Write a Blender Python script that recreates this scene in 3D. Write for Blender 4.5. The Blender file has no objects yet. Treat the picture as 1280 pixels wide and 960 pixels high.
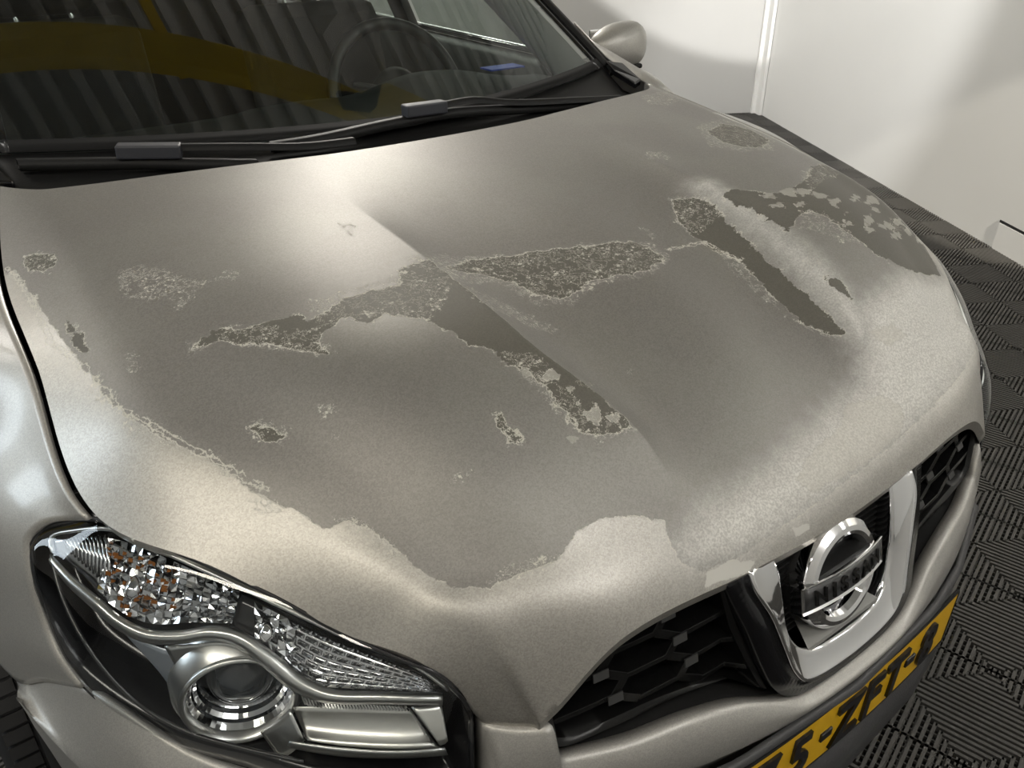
import bpy, bmesh, math, random
import numpy as np
from mathutils import Vector, Matrix
from mathutils.bvhtree import BVHTree
random.seed(3)
rng = np.random.default_rng(5)
S = bpy.context.scene
COL = S.collection

# ---------------------------------------------------------------- camera
CAMP = dict(loc=(-.735, -.365, 1.440), yaw=.620, pitch=-.532, roll=-.010, f=1012.)
def cam_rot():
    y, p, ro = CAMP['yaw'], CAMP['pitch'], CAMP['roll']
    f = np.array([math.sin(y)*math.cos(p), math.cos(y)*math.cos(p), math.sin(p)])
    r = np.cross(f, [0, 0, 1]); r /= np.linalg.norm(r); u = np.cross(r, f)
    c, s = math.cos(ro), math.sin(ro)
    return c*r+s*u, -s*r+c*u, f
CR, CU, CF = cam_rot()
CP = np.array(CAMP['loc'])
cd = bpy.data.cameras.new('camera'); cam = bpy.data.objects.new('camera', cd); COL.objects.link(cam)
cd.sensor_fit = 'HORIZONTAL'; cd.sensor_width = 36; cd.lens = CAMP['f']*36/1280
cd.clip_start = .02; cd.clip_end = 60
cam.matrix_world = Matrix(((CR[0], CU[0], -CF[0], CP[0]), (CR[1], CU[1], -CF[1], CP[1]), (CR[2], CU[2], -CF[2], CP[2]), (0, 0, 0, 1)))
S.camera = cam

# ---------------------------------------------------------------- world, lights, exposure
S.view_settings.view_transform = 'Standard'; S.view_settings.look = 'None'
S.view_settings.exposure = 0.20; S.view_settings.gamma = 1.0
w = bpy.data.worlds.new('world'); S.world = w; w.use_nodes = True
w.node_tree.nodes['Background'].inputs[0].default_value = (.9, .92, 1, 1)
w.node_tree.nodes['Background'].inputs[1].default_value = .5

def emat(name, col, s):
    m = bpy.data.materials.new(name); m.use_nodes = True; nt = m.node_tree; nt.nodes.clear()
    e = nt.nodes.new('ShaderNodeEmission'); o = nt.nodes.new('ShaderNodeOutputMaterial')
    e.inputs[0].default_value = (*col, 1); e.inputs[1].default_value = s
    nt.links.new(e.outputs[0], o.inputs[0]); return m
def area(name, loc, target, size, power, col=(1, .95, .88), sizey=None, spread=None):
    l = bpy.data.lights.new(name, 'AREA'); l.energy = power; l.color = col
    l.shape = 'RECTANGLE'; l.size = size; l.size_y = sizey or size
    if spread: l.spread = spread
    o = bpy.data.objects.new(name, l); COL.objects.link(o); o.location = loc
    d = Vector(target)-Vector(loc); o.rotation_euler = d.to_track_quat('-Z', 'Y').to_euler(); return o
def spot(name, loc, target, power, ang, blend, col, rad=.05):
    l = bpy.data.lights.new(name, 'SPOT'); l.energy = power; l.color = col; l.spot_size = ang; l.spot_blend = blend; l.shadow_soft_size = rad
    o = bpy.data.objects.new(name, l); COL.objects.link(o); o.location = loc
    d = Vector(target)-Vector(loc); o.rotation_euler = d.to_track_quat('-Z', 'Y').to_euler(); return o

area('ceiling_light_rear', (1.25, 3.7, 3.1), (-.2, .5, 1.0), .7, 36, (1, .95, .87))
tl_ = area('ceiling_light_tube', (-1.9, -.35, 3.0), (-.9, .2, .9), 2.2, 22, (1, .93, .80), sizey=.14)
d_ = Vector((1.2, .5, -2.1)).normalized(); x_ = Vector((1.6, -1.6, 0)); x_ = (x_-d_*x_.dot(d_)).normalized(); z_ = -d_; y_ = z_.cross(x_)
tl_.matrix_world = Matrix(((x_.x, y_.x, z_.x, -1.9), (x_.y, y_.y, z_.y, -.35), (x_.z, y_.z, z_.z, 3.0), (0, 0, 0, 1)))
area('daylight_side', (-3.3, 2.3, 2.1), (-.7, .5, .9), .5, 26, (.80, .91, 1), sizey=1.8)  # stands in for cool daylight from an unseen opening at the left
area('fill_right', (2.6, -1.6, 3.4), (1.5, 1.5, 0), 1.6, 205, (1, .97, .92))  # unseen fill panel, added to brighten the right bonnet and walls
area('fill_front', (.6, -2.6, 3.6), (.6, -1.9, 0), 2.6, 66, (1, .97, .93), sizey=1.2)  # unseen panel, added so chrome and headlights have something bright to reflect
area('fill_back', (1.8, 5.0, 3.4), (2.2, 6.0, 1.0), 1.2, 65, (1, .96, .90))  # unseen fill panel, added to brighten the back wall
area('fill_left', (-2.6, 3.4, 3.5), (-2.2, 4.5, .5), 1.2, 60, (1, .96, .90))  # unseen fill panel, added for more ambient light on the left
CORNER = np.array([4.80, 3.95]); dR = np.array([-1.59, -2.85]); dR /= np.linalg.norm(dR); dB = np.array([dR[1], -dR[0]])
def wall_at(s_, z_): p = CORNER+dR*s_; return np.array([p[0], p[1], z_])
def wall_spot(name, loc, c, edge, power, col, blend):
    l_ = np.array(loc); a_ = np.array(c)-l_; b_ = np.array(edge)-l_
    an = math.acos(a_@b_/np.linalg.norm(a_)/np.linalg.norm(b_)); spot(name, loc, tuple(c), power, 2*an, blend, col, .04)
wall_spot('patch_fill_warm', (.9, -2.2, 2.7), wall_at(4.6, 1.2), wall_at(2.45, .55), 1250, (1, .93, .80), .10)  # unseen warm spot, added; its cone edge makes the curved wall patch
wall_spot('patch_fill_high', (1.6, -1.5, 2.4), wall_at(1.8, 2.6), wall_at(1.9, .95), 950, (1, .98, .94), .08)  # unseen spot, added for the brighter upper patch on the wall
wall_spot('corner_fill', (1.2, 1.2, 3.0), wall_at(.9, .5), wall_at(2.5, .4), 300, (1, .99, .97), .6)  # unseen spot, added to brighten the wall beside the corner

# ---------------------------------------------------------------- materials
MATS = {}
def mat(name, col=(.5, .5, .5), rough=.5, metal=0., coat=0., coat_rough=.05, spec=.5, noise=None, bump=None, flake=None):
    """noise=(scale, amount) colour variation; bump=(scale, strength)"""
    if name in MATS: return MATS[name]
    m = bpy.data.materials.new(name); m.use_nodes = True; nt = m.node_tree; b = nt.nodes['Principled BSDF']
    b.inputs['Base Color'].default_value = (*col, 1); b.inputs['Roughness'].default_value = rough
    b.inputs['Metallic'].default_value = metal; b.inputs['Coat Weight'].default_value = coat
    b.inputs['Coat Roughness'].default_value = coat_rough; b.inputs['Specular IOR Level'].default_value = spec
    tc = nt.nodes.new('ShaderNodeTexCoord')
    if noise:
        n = nt.nodes.new('ShaderNodeTexNoise'); n.inputs['Scale'].default_value = noise[0]; n.inputs['Detail'].default_value = 4
        nt.links.new(tc.outputs['Object'], n.inputs['Vector'])
        mx = nt.nodes.new('ShaderNodeMix'); mx.data_type = 'RGBA'
        a = noise[1]
        mx.inputs['A'].default_value = (*[c*(1-a) for c in col], 1); mx.inputs['B'].default_value = (*[min(1, c*(1+a)) for c in col], 1)
        nt.links.new(n.outputs['Fac'], mx.inputs['Factor']); nt.links.new(mx.outputs['Result'], b.inputs['Base Color'])
    if bump:
        n = nt.nodes.new('ShaderNodeTexNoise'); n.inputs['Scale'].default_value = bump[0]; n.inputs['Detail'].default_value = 3
        nt.links.new(tc.outputs['Object'], n.inputs['Vector'])
        bp = nt.nodes.new('ShaderNodeBump'); bp.inputs['Strength'].default_value = bump[1]; bp.inputs['Distance'].default_value = .002
        nt.links.new(n.outputs['Fac'], bp.inputs['Height']); nt.links.new(bp.outputs['Normal'], b.inputs['Normal'])
    MATS[name] = m; return m

PAINT = (.41, .40, .375)
def paint_mat():
    m = mat('silver_paint', PAINT, .48, .55, coat=.35, coat_rough=.14)
    nt = m.node_tree; b = nt.nodes['Principled BSDF']; tc = nt.nodes['Texture Coordinate']
    v = nt.nodes.new('ShaderNodeTexVoronoi'); v.inputs['Scale'].default_value = 900
    nt.links.new(tc.outputs['Object'], v.inputs['Vector'])
    mx = nt.nodes.new('ShaderNodeMix'); mx.data_type = 'RGBA'
    mx.inputs['A'].default_value = (*[c*.88 for c in PAINT], 1); mx.inputs['B'].default_value = (*[c*1.12 for c in PAINT], 1)
    sp = nt.nodes.new('ShaderNodeSeparateColor'); nt.links.new(v.outputs['Color'], sp.inputs[0])
    nt.links.new(sp.outputs[0], mx.inputs['Factor']); nt.links.new(mx.outputs['Result'], b.inputs['Base Color'])
    return m
M_PAINT = paint_mat()
M_BLACK = mat('black_plastic', (.009, .009, .009), .55, spec=.22, bump=(300, .15))
M_GLOSS = mat('gloss_black', (.004, .004, .005), .16, spec=.5)
M_RUBBER = mat('rubber', (.012, .012, .013), .62, noise=(40, .3))
M_CHROME = mat('chrome', (.86, .86, .87), .07, 1.)
M_SATIN = mat('satin_metal', (.62, .62, .6), .28, 1.)
M_REFL = mat('reflector_metal', (.66, .67, .68), .14, 1.)
M_DASH = mat('dash_plastic', (.014, .015, .0155), .6, noise=(30, .2), bump=(500, .3))
M_SEAT = mat('seat_cloth', (.008, .008, .009), .9, noise=(60, .3), bump=(400, .4))
M_TRIM = mat('grey_trim', (.22, .24, .23), .7, noise=(30, .1))
M_AMBER = mat('amber_plastic', (.26, .095, .018), .18, .45)
M_YELLOW = mat('plate_yellow', (.72, .42, .01), .35, noise=(30, .06), spec=.5)
M_BEAM = mat('yellow_steel', (.62, .44, .02), .5, noise=(6, .15))
M_BLUE = mat('blue_card', (.01, .06, .55), .5)
M_INK = mat('plate_ink', (.008, .008, .01), .3)
def glass_mat(name, tint, ior=1.5, gain=1.0):
    m = bpy.data.materials.new(name); m.use_nodes = True; nt = m.node_tree; nt.nodes.clear()
    o = nt.nodes.new('ShaderNodeOutputMaterial'); t = nt.nodes.new('ShaderNodeBsdfTransparent'); g = nt.nodes.new('ShaderNodeBsdfGlossy')
    t.inputs[0].default_value = (*tint, 1); g.inputs['Roughness'].default_value = .01
    ge = nt.nodes.new('ShaderNodeNewGeometry'); dt = nt.nodes.new('ShaderNodeVectorMath'); dt.operation = 'DOT_PRODUCT'
    nt.links.new(ge.outputs['Normal'], dt.inputs[0]); nt.links.new(ge.outputs['Incoming'], dt.inputs[1])
    def mth(op, a_, b_):
        n_ = nt.nodes.new('ShaderNodeMath'); n_.operation = op
        for i_, x_ in enumerate((a_, b_)):
            if x_ is None: continue
            if isinstance(x_, (int, float)): n_.inputs[i_].default_value = x_
            else: nt.links.new(x_, n_.inputs[i_])
        return n_.outputs[0]
    f0 = ((ior-1)/(ior+1))**2
    c_ = mth('SUBTRACT', 1., mth('ABSOLUTE', dt.outputs['Value'], None)); fr = mth('ADD', f0, mth('MULTIPLY', 1-f0, mth('POWER', c_, 5.)))
    mu = nt.nodes.new('ShaderNodeMath'); mu.operation = 'MULTIPLY'; mu.inputs[1].default_value = gain; mu.use_clamp = True
    nt.links.new(fr, mu.inputs[0])
    mx = nt.nodes.new('ShaderNodeMixShader')
    nt.links.new(mu.outputs[0], mx.inputs[0]); nt.links.new(t.outputs[0], mx.inputs[1]); nt.links.new(g.outputs[0], mx.inputs[2]); nt.links.new(mx.outputs[0], o.inputs[0])
    return m
M_GLASS = glass_mat('window_glass', (.70, .76, .73), 1.52, 1.9)
M_LENS = glass_mat('lens_clear', (.93, .95, .96), 1.5, 1.1)

# ---------------------------------------------------------------- helpers
def ray(u, v):
    d = CR*(u-640)/CAMP['f'] - CU*(v-480)/CAMP['f'] + CF
    return CP, d
def Z(u, v, z): d = ray(u, v)[1]; return CP+d*(z-CP[2])/d[2]
def Y(u, v, y): d = ray(u, v)[1]; return CP+d*(y-CP[1])/d[1]
def X(u, v, x): d = ray(u, v)[1]; return CP+d*(x-CP[0])/d[0]
def empty(name, loc=(0, 0, 0), label=None, cat=None, group=None):
    o = bpy.data.objects.new(name, None); COL.objects.link(o); o.location = loc; o.empty_display_size = .1
    tag(o, label, cat, group); return o
def tag(o, label=None, cat=None, group=None, kind=None):
    if label: o['label'] = label
    if cat: o['category'] = cat
    if group: o['group'] = group
    if kind: o['kind'] = kind
    return o
def link(name, me, m=None, parent=None, smooth=True):
    o = bpy.data.objects.new(name, me); COL.objects.link(o)
    if m:
        me.materials.clear(); me.materials.append(m)
    if smooth: me.shade_smooth()
    if parent:
        o.parent = parent
        pl = Vector((0, 0, 0)); q = parent
        while q: pl += q.location; q = q.parent
        o.location = -pl
    return o
class MB:
    def __init__(s): s.v = []; s.f = []
    def add(s, vs, fs):
        n = len(s.v); s.v += [tuple(map(float, v)) for v in vs]; s.f += [tuple(i+n for i in f) for f in fs]; return s
    def box(s, c, size, R=None):
        c = np.array(c, float); h = np.array(size, float)/2
        vs = np.array([(x, y, z) for x in (-1, 1) for y in (-1, 1) for z in (-1, 1)])*h
        if R is not None: vs = vs@np.array(R).T
        return s.add(vs+c, [(0, 1, 3, 2), (4, 6, 7, 5), (0, 4, 5, 1), (2, 3, 7, 6), (0, 2, 6, 4), (1, 5, 7, 3)])
    def beam(s, a, b, w, h, up=(0, 0, 1)):
        a = np.array(a, float); b = np.array(b, float); d = b-a; L = np.linalg.norm(d); d /= L
        r = np.cross(d, up); r /= np.linalg.norm(r); u = np.cross(r, d)
        return s.box((a+b)/2, (w, L, h), np.array([r, d, u]).T)
    def tube(s, path, rad, n=10, caps=True, closed=False):
        P = np.array(path, float); m = len(P); rad = np.broadcast_to(rad, (m,))
        T = np.roll(P, -1, 0)-np.roll(P, 1, 0) if closed else np.gradient(P, axis=0)
        T /= np.linalg.norm(T, axis=1)[:, None]+1e-12
        ref = np.array([0, 0, 1.]) if abs(T[0][2]) < .9 else np.array([1., 0, 0])
        vs = []; a = np.cross(T[0], ref); a /= np.linalg.norm(a)
        for i in range(m):
            a = a-T[i]*(a@T[i]); a /= np.linalg.norm(a); b = np.cross(T[i], a)
            for k in range(n):
                t = 2*math.pi*k/n; vs.append(P[i]+rad[i]*(a*math.cos(t)+b*math.sin(t)))
        fs = []
        for i in range(m if closed else m-1):
            for k in range(n):
                j = (i+1) % m; fs.append((i*n+k, i*n+(k+1) % n, j*n+(k+1) % n, j*n+k))
        if caps and not closed: fs += [tuple(range(n))[::-1], tuple((m-1)*n+k for k in range(n))]
        return s.add(vs, fs)
    def grid(s, G, flip=False):
        G = np.array(G, float); m, n = G.shape[:2]
        fs = [(i*n+j, i*n+j+1, (i+1)*n+j+1, (i+1)*n+j) for i in range(m-1) for j in range(n-1)]
        if flip: fs = [f[::-1] for f in fs]
        return s.add(G.reshape(-1, 3), fs)
    def prism(s, poly, off):
        """closed planar polygon extruded by vector off"""
        P = np.array(poly, float); n = len(P); off = np.array(off, float)
        return s.add(np.vstack([P, P+off]), [tuple(range(n))[::-1], tuple(range(n, 2*n))]+[(i, (i+1) % n, n+(i+1) % n, n+i) for i in range(n)])
    def lathe(s, c, axis, prof, n=40, up=(0, 0, 1)):
        """prof: list of (r, h) along the axis"""
        c = np.array(c, float); ax = np.array(axis, float); ax /= np.linalg.norm(ax)
        a = np.cross(ax, up); a /= np.linalg.norm(a); b = np.cross(ax, a)
        G = [[c+ax*h+r*(a*math.cos(t)+b*math.sin(t)) for t in np.linspace(0, 2*math.pi, n+1)] for r, h in prof]
        return s.grid(G)
    def mesh(s, name, recalc=True, weld=1e-5):
        me = bpy.data.meshes.new(name); me.from_pydata(s.v, [], s.f)
        bm = bmesh.new(); bm.from_mesh(me)
        if weld: bmesh.ops.remove_doubles(bm, verts=bm.verts, dist=weld)
        if recalc: bmesh.ops.recalc_face_normals(bm, faces=bm.faces)
        bm.to_mesh(me); bm.free(); return me
    def build(s, name, m, parent=None, smooth=False, bevel=0, solid=0, weld=1e-5, off=-1, sharp=None):
        o = link(name, s.mesh(name, weld=weld), m, parent, smooth)
        if solid:
            md = o.modifiers.new('solid', 'SOLIDIFY'); md.thickness = solid; md.offset = off
        if bevel:
            md = o.modifiers.new('bevel', 'BEVEL'); md.width = bevel; md.segments = 2; md.limit_method = 'ANGLE'
        if smooth and (bevel or sharp):
            o.data.set_sharp_from_angle(angle=math.radians(sharp or 35))
        return o
def cr(P, n, ts=None):
    """smooth curve through points (non-uniform Catmull-Rom), n samples"""
    P = np.array(P, float)
    if len(P) < 3: return np.array([P[0]+(P[-1]-P[0])*t for t in np.linspace(0, 1, n)])
    if ts is None:
        d = np.linalg.norm(np.diff(P, axis=0), axis=1)**.7; ts = np.r_[0, np.cumsum(d)]; ts = ts/ts[-1]
    return hermite(ts, P, np.linspace(ts[0], ts[-1], n))
def hermite(ts, P, q):
    ts = np.array(ts, float); P = np.array(P, float); h = np.diff(ts)
    sh = (-1,)+(1,)*(P.ndim-1)
    D = np.diff(P, axis=0)/h.reshape(sh); m = np.zeros_like(P)
    hw = h.reshape(sh)
    m[1:-1] = (D[:-1]*hw[1:]+D[1:]*hw[:-1])/(hw[1:]+hw[:-1])
    m[0] = D[0]*1.5-m[1]*.5 if len(P) > 2 else D[0]; m[-1] = D[-1]*1.5-m[-2]*.5 if len(P) > 2 else D[-1]
    i = np.clip(np.searchsorted(ts, q, 'right')-1, 0, len(ts)-2); hh = h[i]; t = (q-ts[i])/hh
    t = t.reshape((-1,)+(1,)*(P.ndim-1)); hh = hh.reshape(t.shape)
    return (2*t**3-3*t**2+1)*P[i]+(t**3-2*t**2+t)*hh*m[i]+(-2*t**3+3*t**2)*P[i+1]+(t**3-t**2)*hh*m[i+1]
def coons(A, B, C, D):
    """A: u at v=0, B: u at v=1, C: v at u=0, D: v at u=1; returns [u][v]"""
    A, B, C, D = map(np.array, (A, B, C, D)); nu, nv = len(A), len(C)
    u = np.linspace(0, 1, nu)[:, None, None]; v = np.linspace(0, 1, nv)[None, :, None]
    return (1-v)*A[:, None]+v*B[:, None]+(1-u)*C[None]+u*D[None]-((1-u)*(1-v)*A[0]+u*(1-v)*A[-1]+(1-u)*v*B[0]+u*v*B[-1])
def mx(p): p = np.array(p, float).copy(); p[..., 0] *= -1; return p

# ================================================================ THE SETTING
M_WALL = mat('wall_paint', (.86, .86, .84), .6, noise=(1.5, .03), bump=(60, .05))
M_WALL_SHADE = mat('wall_paint_shaded', (.58, .575, .56), .65, noise=(1.5, .03))  # darker copy of the white wall paint; weaker light put into the colour
H = 4.0
def wallseg(name, a, b, m, thick=.1, z0=-.12, z1=H, out=None):
    a = np.array(a, float); b = np.array(b, float); d = b-a; d /= np.linalg.norm(d); n = np.array([-d[1], d[0]])
    if n@out < 0: n = -n
    poly = [(*a, z0), (*b, z0), (*(b+n*thick), z0), (*(a+n*thick), z0)]
    o = MB().prism(poly, (0, 0, z1-z0)).build(name, m); tag(o, kind='structure'); return o
RF = CORNER+dR*8.0; BL = CORNER+dB*8.5; FL = RF+dB*8.5
wallseg('wall_right', CORNER, RF, M_WALL, out=-dB)
wallseg('wall_back', CORNER, BL, M_WALL_SHADE, out=-dR)
wallseg('wall_left', BL, FL, M_WALL_SHADE, out=dB)
wallseg('wall_front', RF, FL, M_WALL_SHADE, out=dR)
fl = MB().prism([(*CORNER, -.12), (*RF, -.12), (*FL, -.12), (*BL, -.12)], (0, 0, .095)).build('floor', mat('floor_base', (.012, .012, .012), .8)); tag(fl, kind='structure')
# ribbed floor tiles
M_TILE = mat('floor_tile_plastic', (.066, .063, .058), .55, noise=(14, .18), bump=(200, .1))
def tile_mesh(Pz=.28, pitch=.0140, rw=.0072):
    mb = MB(); h = Pz/2; n = int(h/pitch); top = 0.0; dep = .014
    for sx in (-1, 1):
        for sy in (-1, 1):
            for k in range(n):
                r = (k+.5)*pitch                         # distance from the tile corner along both edges
                x = sx*(h-r); y = sy*(h-r)
                mb.box(((x+sx*h)/2, y, top-dep/2), (r+rw, rw, dep))
                mb.box((x, (y+sy*h)/2-sy*0, top-dep/2), (rw, r, dep))
    q = Pz/16
    for k in range(16):
        c = -h+(k+.5)*q
        mb.box((c, 0, top-.010), (.003, Pz-.002, .008)); mb.box((0, c, top-.011), (Pz-.002, .003, .008))
    me = mb.mesh('floor_tile', weld=0); return me
tm = tile_mesh(); tm.materials.append(M_TILE)
ts_ = np.array([.965, .262]); tn_ = np.array([-.262, .965]); ts_ /= np.linalg.norm(ts_); tn_ /= np.linalg.norm(tn_)
t0 = np.array([.806, .001]); ang = math.atan2(ts_[1], ts_[0]); Pz = .28
cells = []
for i in range(-12, 30):
    for j in range(-14, 30):
        c = t0+ts_*(i+.5)*Pz+tn_*(j+.5)*Pz
        rr = (c-CORNER)@dB; ff = (c-CORNER)@dR
        if rr < -.2 or ff < -.2 or rr > 8.2 or ff > 7.8: continue
        if -.60 < c[0] < .45 and c[1] > .60: continue    # hidden under the car
        d = np.array([*c, 0])-CP; dep = d@CF; u = 640+1012*(d@CR)/max(dep, .01); v = 480-1012*(d@CU)/max(dep, .01)
        seen = dep > .2 and 850 < u < 1340 and 60 < v < 1060 and u > 1000+(v-960)*(-.25 if v > 500 else .15)-170
        key = 0 if seen else 1+math.hypot(c[0]-.3, (c[1]+.6)*1.1)
        cells.append((key, c))
cells.sort(key=lambda t: t[0])
for k, (s_, c) in enumerate(cells[:300]):
    o = bpy.data.objects.new('floor_tile', tm); COL.objects.link(o); o.location = (c[0], c[1], 0); o.rotation_euler.z = ang
    o.parent = fl
print('tiles', len(cells))
# skirting shadow line + hatch in the wall near the right edge of the picture
def wallpt(u, v, off=0.0):
    n = -dB; C, d = ray(u, v); t = ((CORNER-C[:2])@n-off)/(d[:2]@n); return C+d*t
hp = [wallpt(1252, 275), wallpt(1300, 298), wallpt(1300, 350), wallpt(1247, 318)]
zt, zb = hp[0][2], hp[3][2]
ha = (hp[0][:2]-CORNER)@dR
hb = ha+.36
def wp(s, z, off): p = CORNER+dR*s+dB*off; return (p[0], p[1], z)
ht = empty('wall_hatch', wp((ha+hb)/2, zb, 0), 'small white hatch panel low in the right wall with a dark gap above it', 'hatch')
MB().prism([wp(ha, zb, .002), wp(hb, zb, .002), wp(hb, zt-.012, .002), wp(ha, zt-.012, .002)], (dB[0]*.006, dB[1]*.006, 0)).build('panel', M_WALL, ht)
MB().prism([wp(ha-.004, zt-.012, .001), wp(hb, zt-.012, .001), wp(hb, zt, .001), wp(ha-.004, zt, .001)], (dB[0]*.004, dB[1]*.004, 0)).build('gap_shadow_strip', M_RUBBER, ht)
# corner post
tr = MB().prism([(*(CORNER+dB*.005+dR*.005), 0), (*(CORNER+dR*.11+dB*.005), 0), (*(CORNER+dR*.11+dB*.03), 0), (*(CORNER+dR*.03+dB*.03), 0), (*(CORNER+dR*.03+dB*.06), 0), (*(CORNER+dR*.005+dB*.06), 0)], (0, 0, H-.05)).build('trim_1', M_WALL); tag(tr, kind='structure')
# ceiling of ribbed steel sheet
M_CEIL = mat('ceiling_sheet', (.55, .55, .53), .4, .2)
cx0, cx1, cy0, cy1 = -9, 9, -7, 11
pts = []
xx = cx0
while xx < cx1:
    pts += [(xx, 4.02), (xx+.085, 4.02), (xx+.10, 3.93), (xx+.145, 3.93), (xx+.16, 4.02)]; xx += .2
G = [[(x, y, z) for x, z in pts] for y in (cy0, cy1)]
ce = MB().grid(G).build('ceiling', M_CEIL, solid=.01); tag(ce, kind='structure')
# yellow gantry (seen as a reflection in the windscreen)
g = empty('gantry_crane', (0.5, 2.0, 0), 'yellow steel gantry beam running across above the car, reflected in the windscreen', 'crane')
MB().beam((-2.4, 2.75, 3.45), (2.6, 1.30, 3.45), .16, .20).build('beam', M_BEAM, g, bevel=.004)
MB().box((-2.4, 2.75, 1.675), (.12, .12, 3.35)).build('post', M_BEAM, g)
MB().box((2.6, 1.30, 3.775), (.10, .10, .45)).build('hanger', M_BEAM, g)
MB().box((-.02, 3.6, 3.6), (.07, 3.2, .07)).build('brace', M_BEAM, g)
MB().box((1.0, 1.74, 3.31), (.22, .10, .07)).build('trolley', M_BLACK, g, bevel=.01)

# ================================================================ THE CAR
car = empty('car', (0, .9, 0), 'silver car with peeling clear coat on its bonnet, parked on the black ribbed floor tiles', 'car')

# ---- bonnet surface
hc = {}
cols_s = [0, .19, .235, .42, .60, .88, 1.0]
colpts = [
 [(0,.862,1.100),(0,.66,1.073),(0,.45,1.035),(0,.28,.990),(0,.15,.935),(0,.075,.890),(0,.028,.855),(0,.006,.822)],
 [(.222,.885,1.0975),(.222,.66,1.070),(.214,.45,1.031),(.200,.28,.986),(.168,.15,.930),(.160,.083,.890),(.157,.037,.855),(.155,.014,.822)],
 [(.262,.895,1.097),(.262,.66,1.0745),(.257,.45,1.051),(.247,.28,1.016),(.198,.15,.947),(.192,.085,.896),(.188,.040,.857),(.186,.016,.823)],
 [(.42,.935,1.094),(.42,.68,1.074),(.42,.48,1.053),(.41,.31,1.020),(.365,.175,.951),(.335,.10,.897),(.325,.050,.858),(.322,.026,.823)],
 [(.56,.972,1.090),(.565,.74,1.068),(.565,.56,1.042),(.548,.38,1.000),(.485,.235,.946),(.435,.14,.894),(.412,.075,.850),(.402,.034,.768)],
 [(.635,1.01,1.089),(.655,.80,1.057),(.663,.60,1.020),(.655,.40,.966),(.578,.262,.924),(.513,.157,.877),(.463,.094,.838),(.428,.052,.748)],
 [(.66,1.05,1.088),(.701,.80,1.038),(.706,.60,.998),(.706,.390,.920),(.624,.259,.898),(.553,.168,.852),(.497,.106,.823),(.458,.075,.750)],
]
rows_t = np.array([0, .22, .43, .62, .77, .86, .94, 1.0])
CPs = np.array(colpts)                                # [col][row][3]
NT, NSa, NSb = 261, 61, 171
def hood_half():
    q = np.linspace(0, 1, NT)
    cols = np.array([hermite(rows_t, CPs[c], q) for c in range(len(cols_s))])      # [col][NT][3]
    s = np.array(cols_s)
    qa = np.linspace(0, s[2], NSa); qb = np.linspace(s[2], 1, NSb)[1:]
    ext = np.concatenate([mx(cols[1:3][::-1]), cols[:3]]); es = np.concatenate([-s[1:3][::-1], s[:3]])
    a = hermite(es, ext, qa); b = hermite(s[2:], cols[2:], qb)
    return np.concatenate([a, b])                    # [s][t][3]
hh = hood_half()
HG = np.concatenate([mx(hh[1:][::-1]), hh])           # full grid
ns_, nt_ = HG.shape[:2]
skirt = .014
def hood_mesh():
    mb = MB(); mb.grid(HG); return mb
hv = HG.reshape(-1, 3)
hf = [(i*nt_+j, i*nt_+j+1, (i+1)*nt_+j+1, (i+1)*nt_+j) for i in range(0, ns_-1, 2) for j in range(0, nt_-1, 2)]
hf = [(i*nt_+j, i*nt_+j+2, (i+2)*nt_+j+2, (i+2)*nt_+j) for i in range(0, ns_-2, 2) for j in range(0, nt_-2, 2)]
HB = BVHTree.FromPolygons([tuple(v) for v in hv], hf)
def onhood(u, v):
    C, d = ray(u, v); h = HB.ray_cast(Vector(C), Vector(d).normalized())
    return None if h[0] is None else np.array(h[0])

me = bpy.data.meshes.new('hood')
allf = [(i*nt_+j, i*nt_+j+1, (i+1)*nt_+j+1, (i+1)*nt_+j) for i in range(ns_-1) for j in range(nt_-1)]
# hem ring: perimeter pushed inwards/downwards
per = [i*nt_ for i in range(ns_)]+[(ns_-1)*nt_+j for j in range(1, nt_)]+[i*nt_+nt_-1 for i in range(ns_-2, -1, -1)]+[j for j in range(nt_-2, 0, -1)]
vv = list(map(tuple, hv)); ctr = np.array([0, .55, .9]); base = len(vv)
for k in per:
    p = hv[k]; d = ctr-p; d[2] = 0; d /= np.linalg.norm(d); vv.append(tuple(p+d*.004+np.array([0, 0, -skirt])))
npz = len(per)
for a in range(npz):
    b = (a+1) % npz; allf.append((per[a], per[b], base+b, base+a))
me.from_pydata(vv, [], allf)
bm = bmesh.new(); bm.from_mesh(me); bmesh.ops.recalc_face_normals(bm, faces=bm.faces); bm.to_mesh(me); bm.free()

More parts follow.
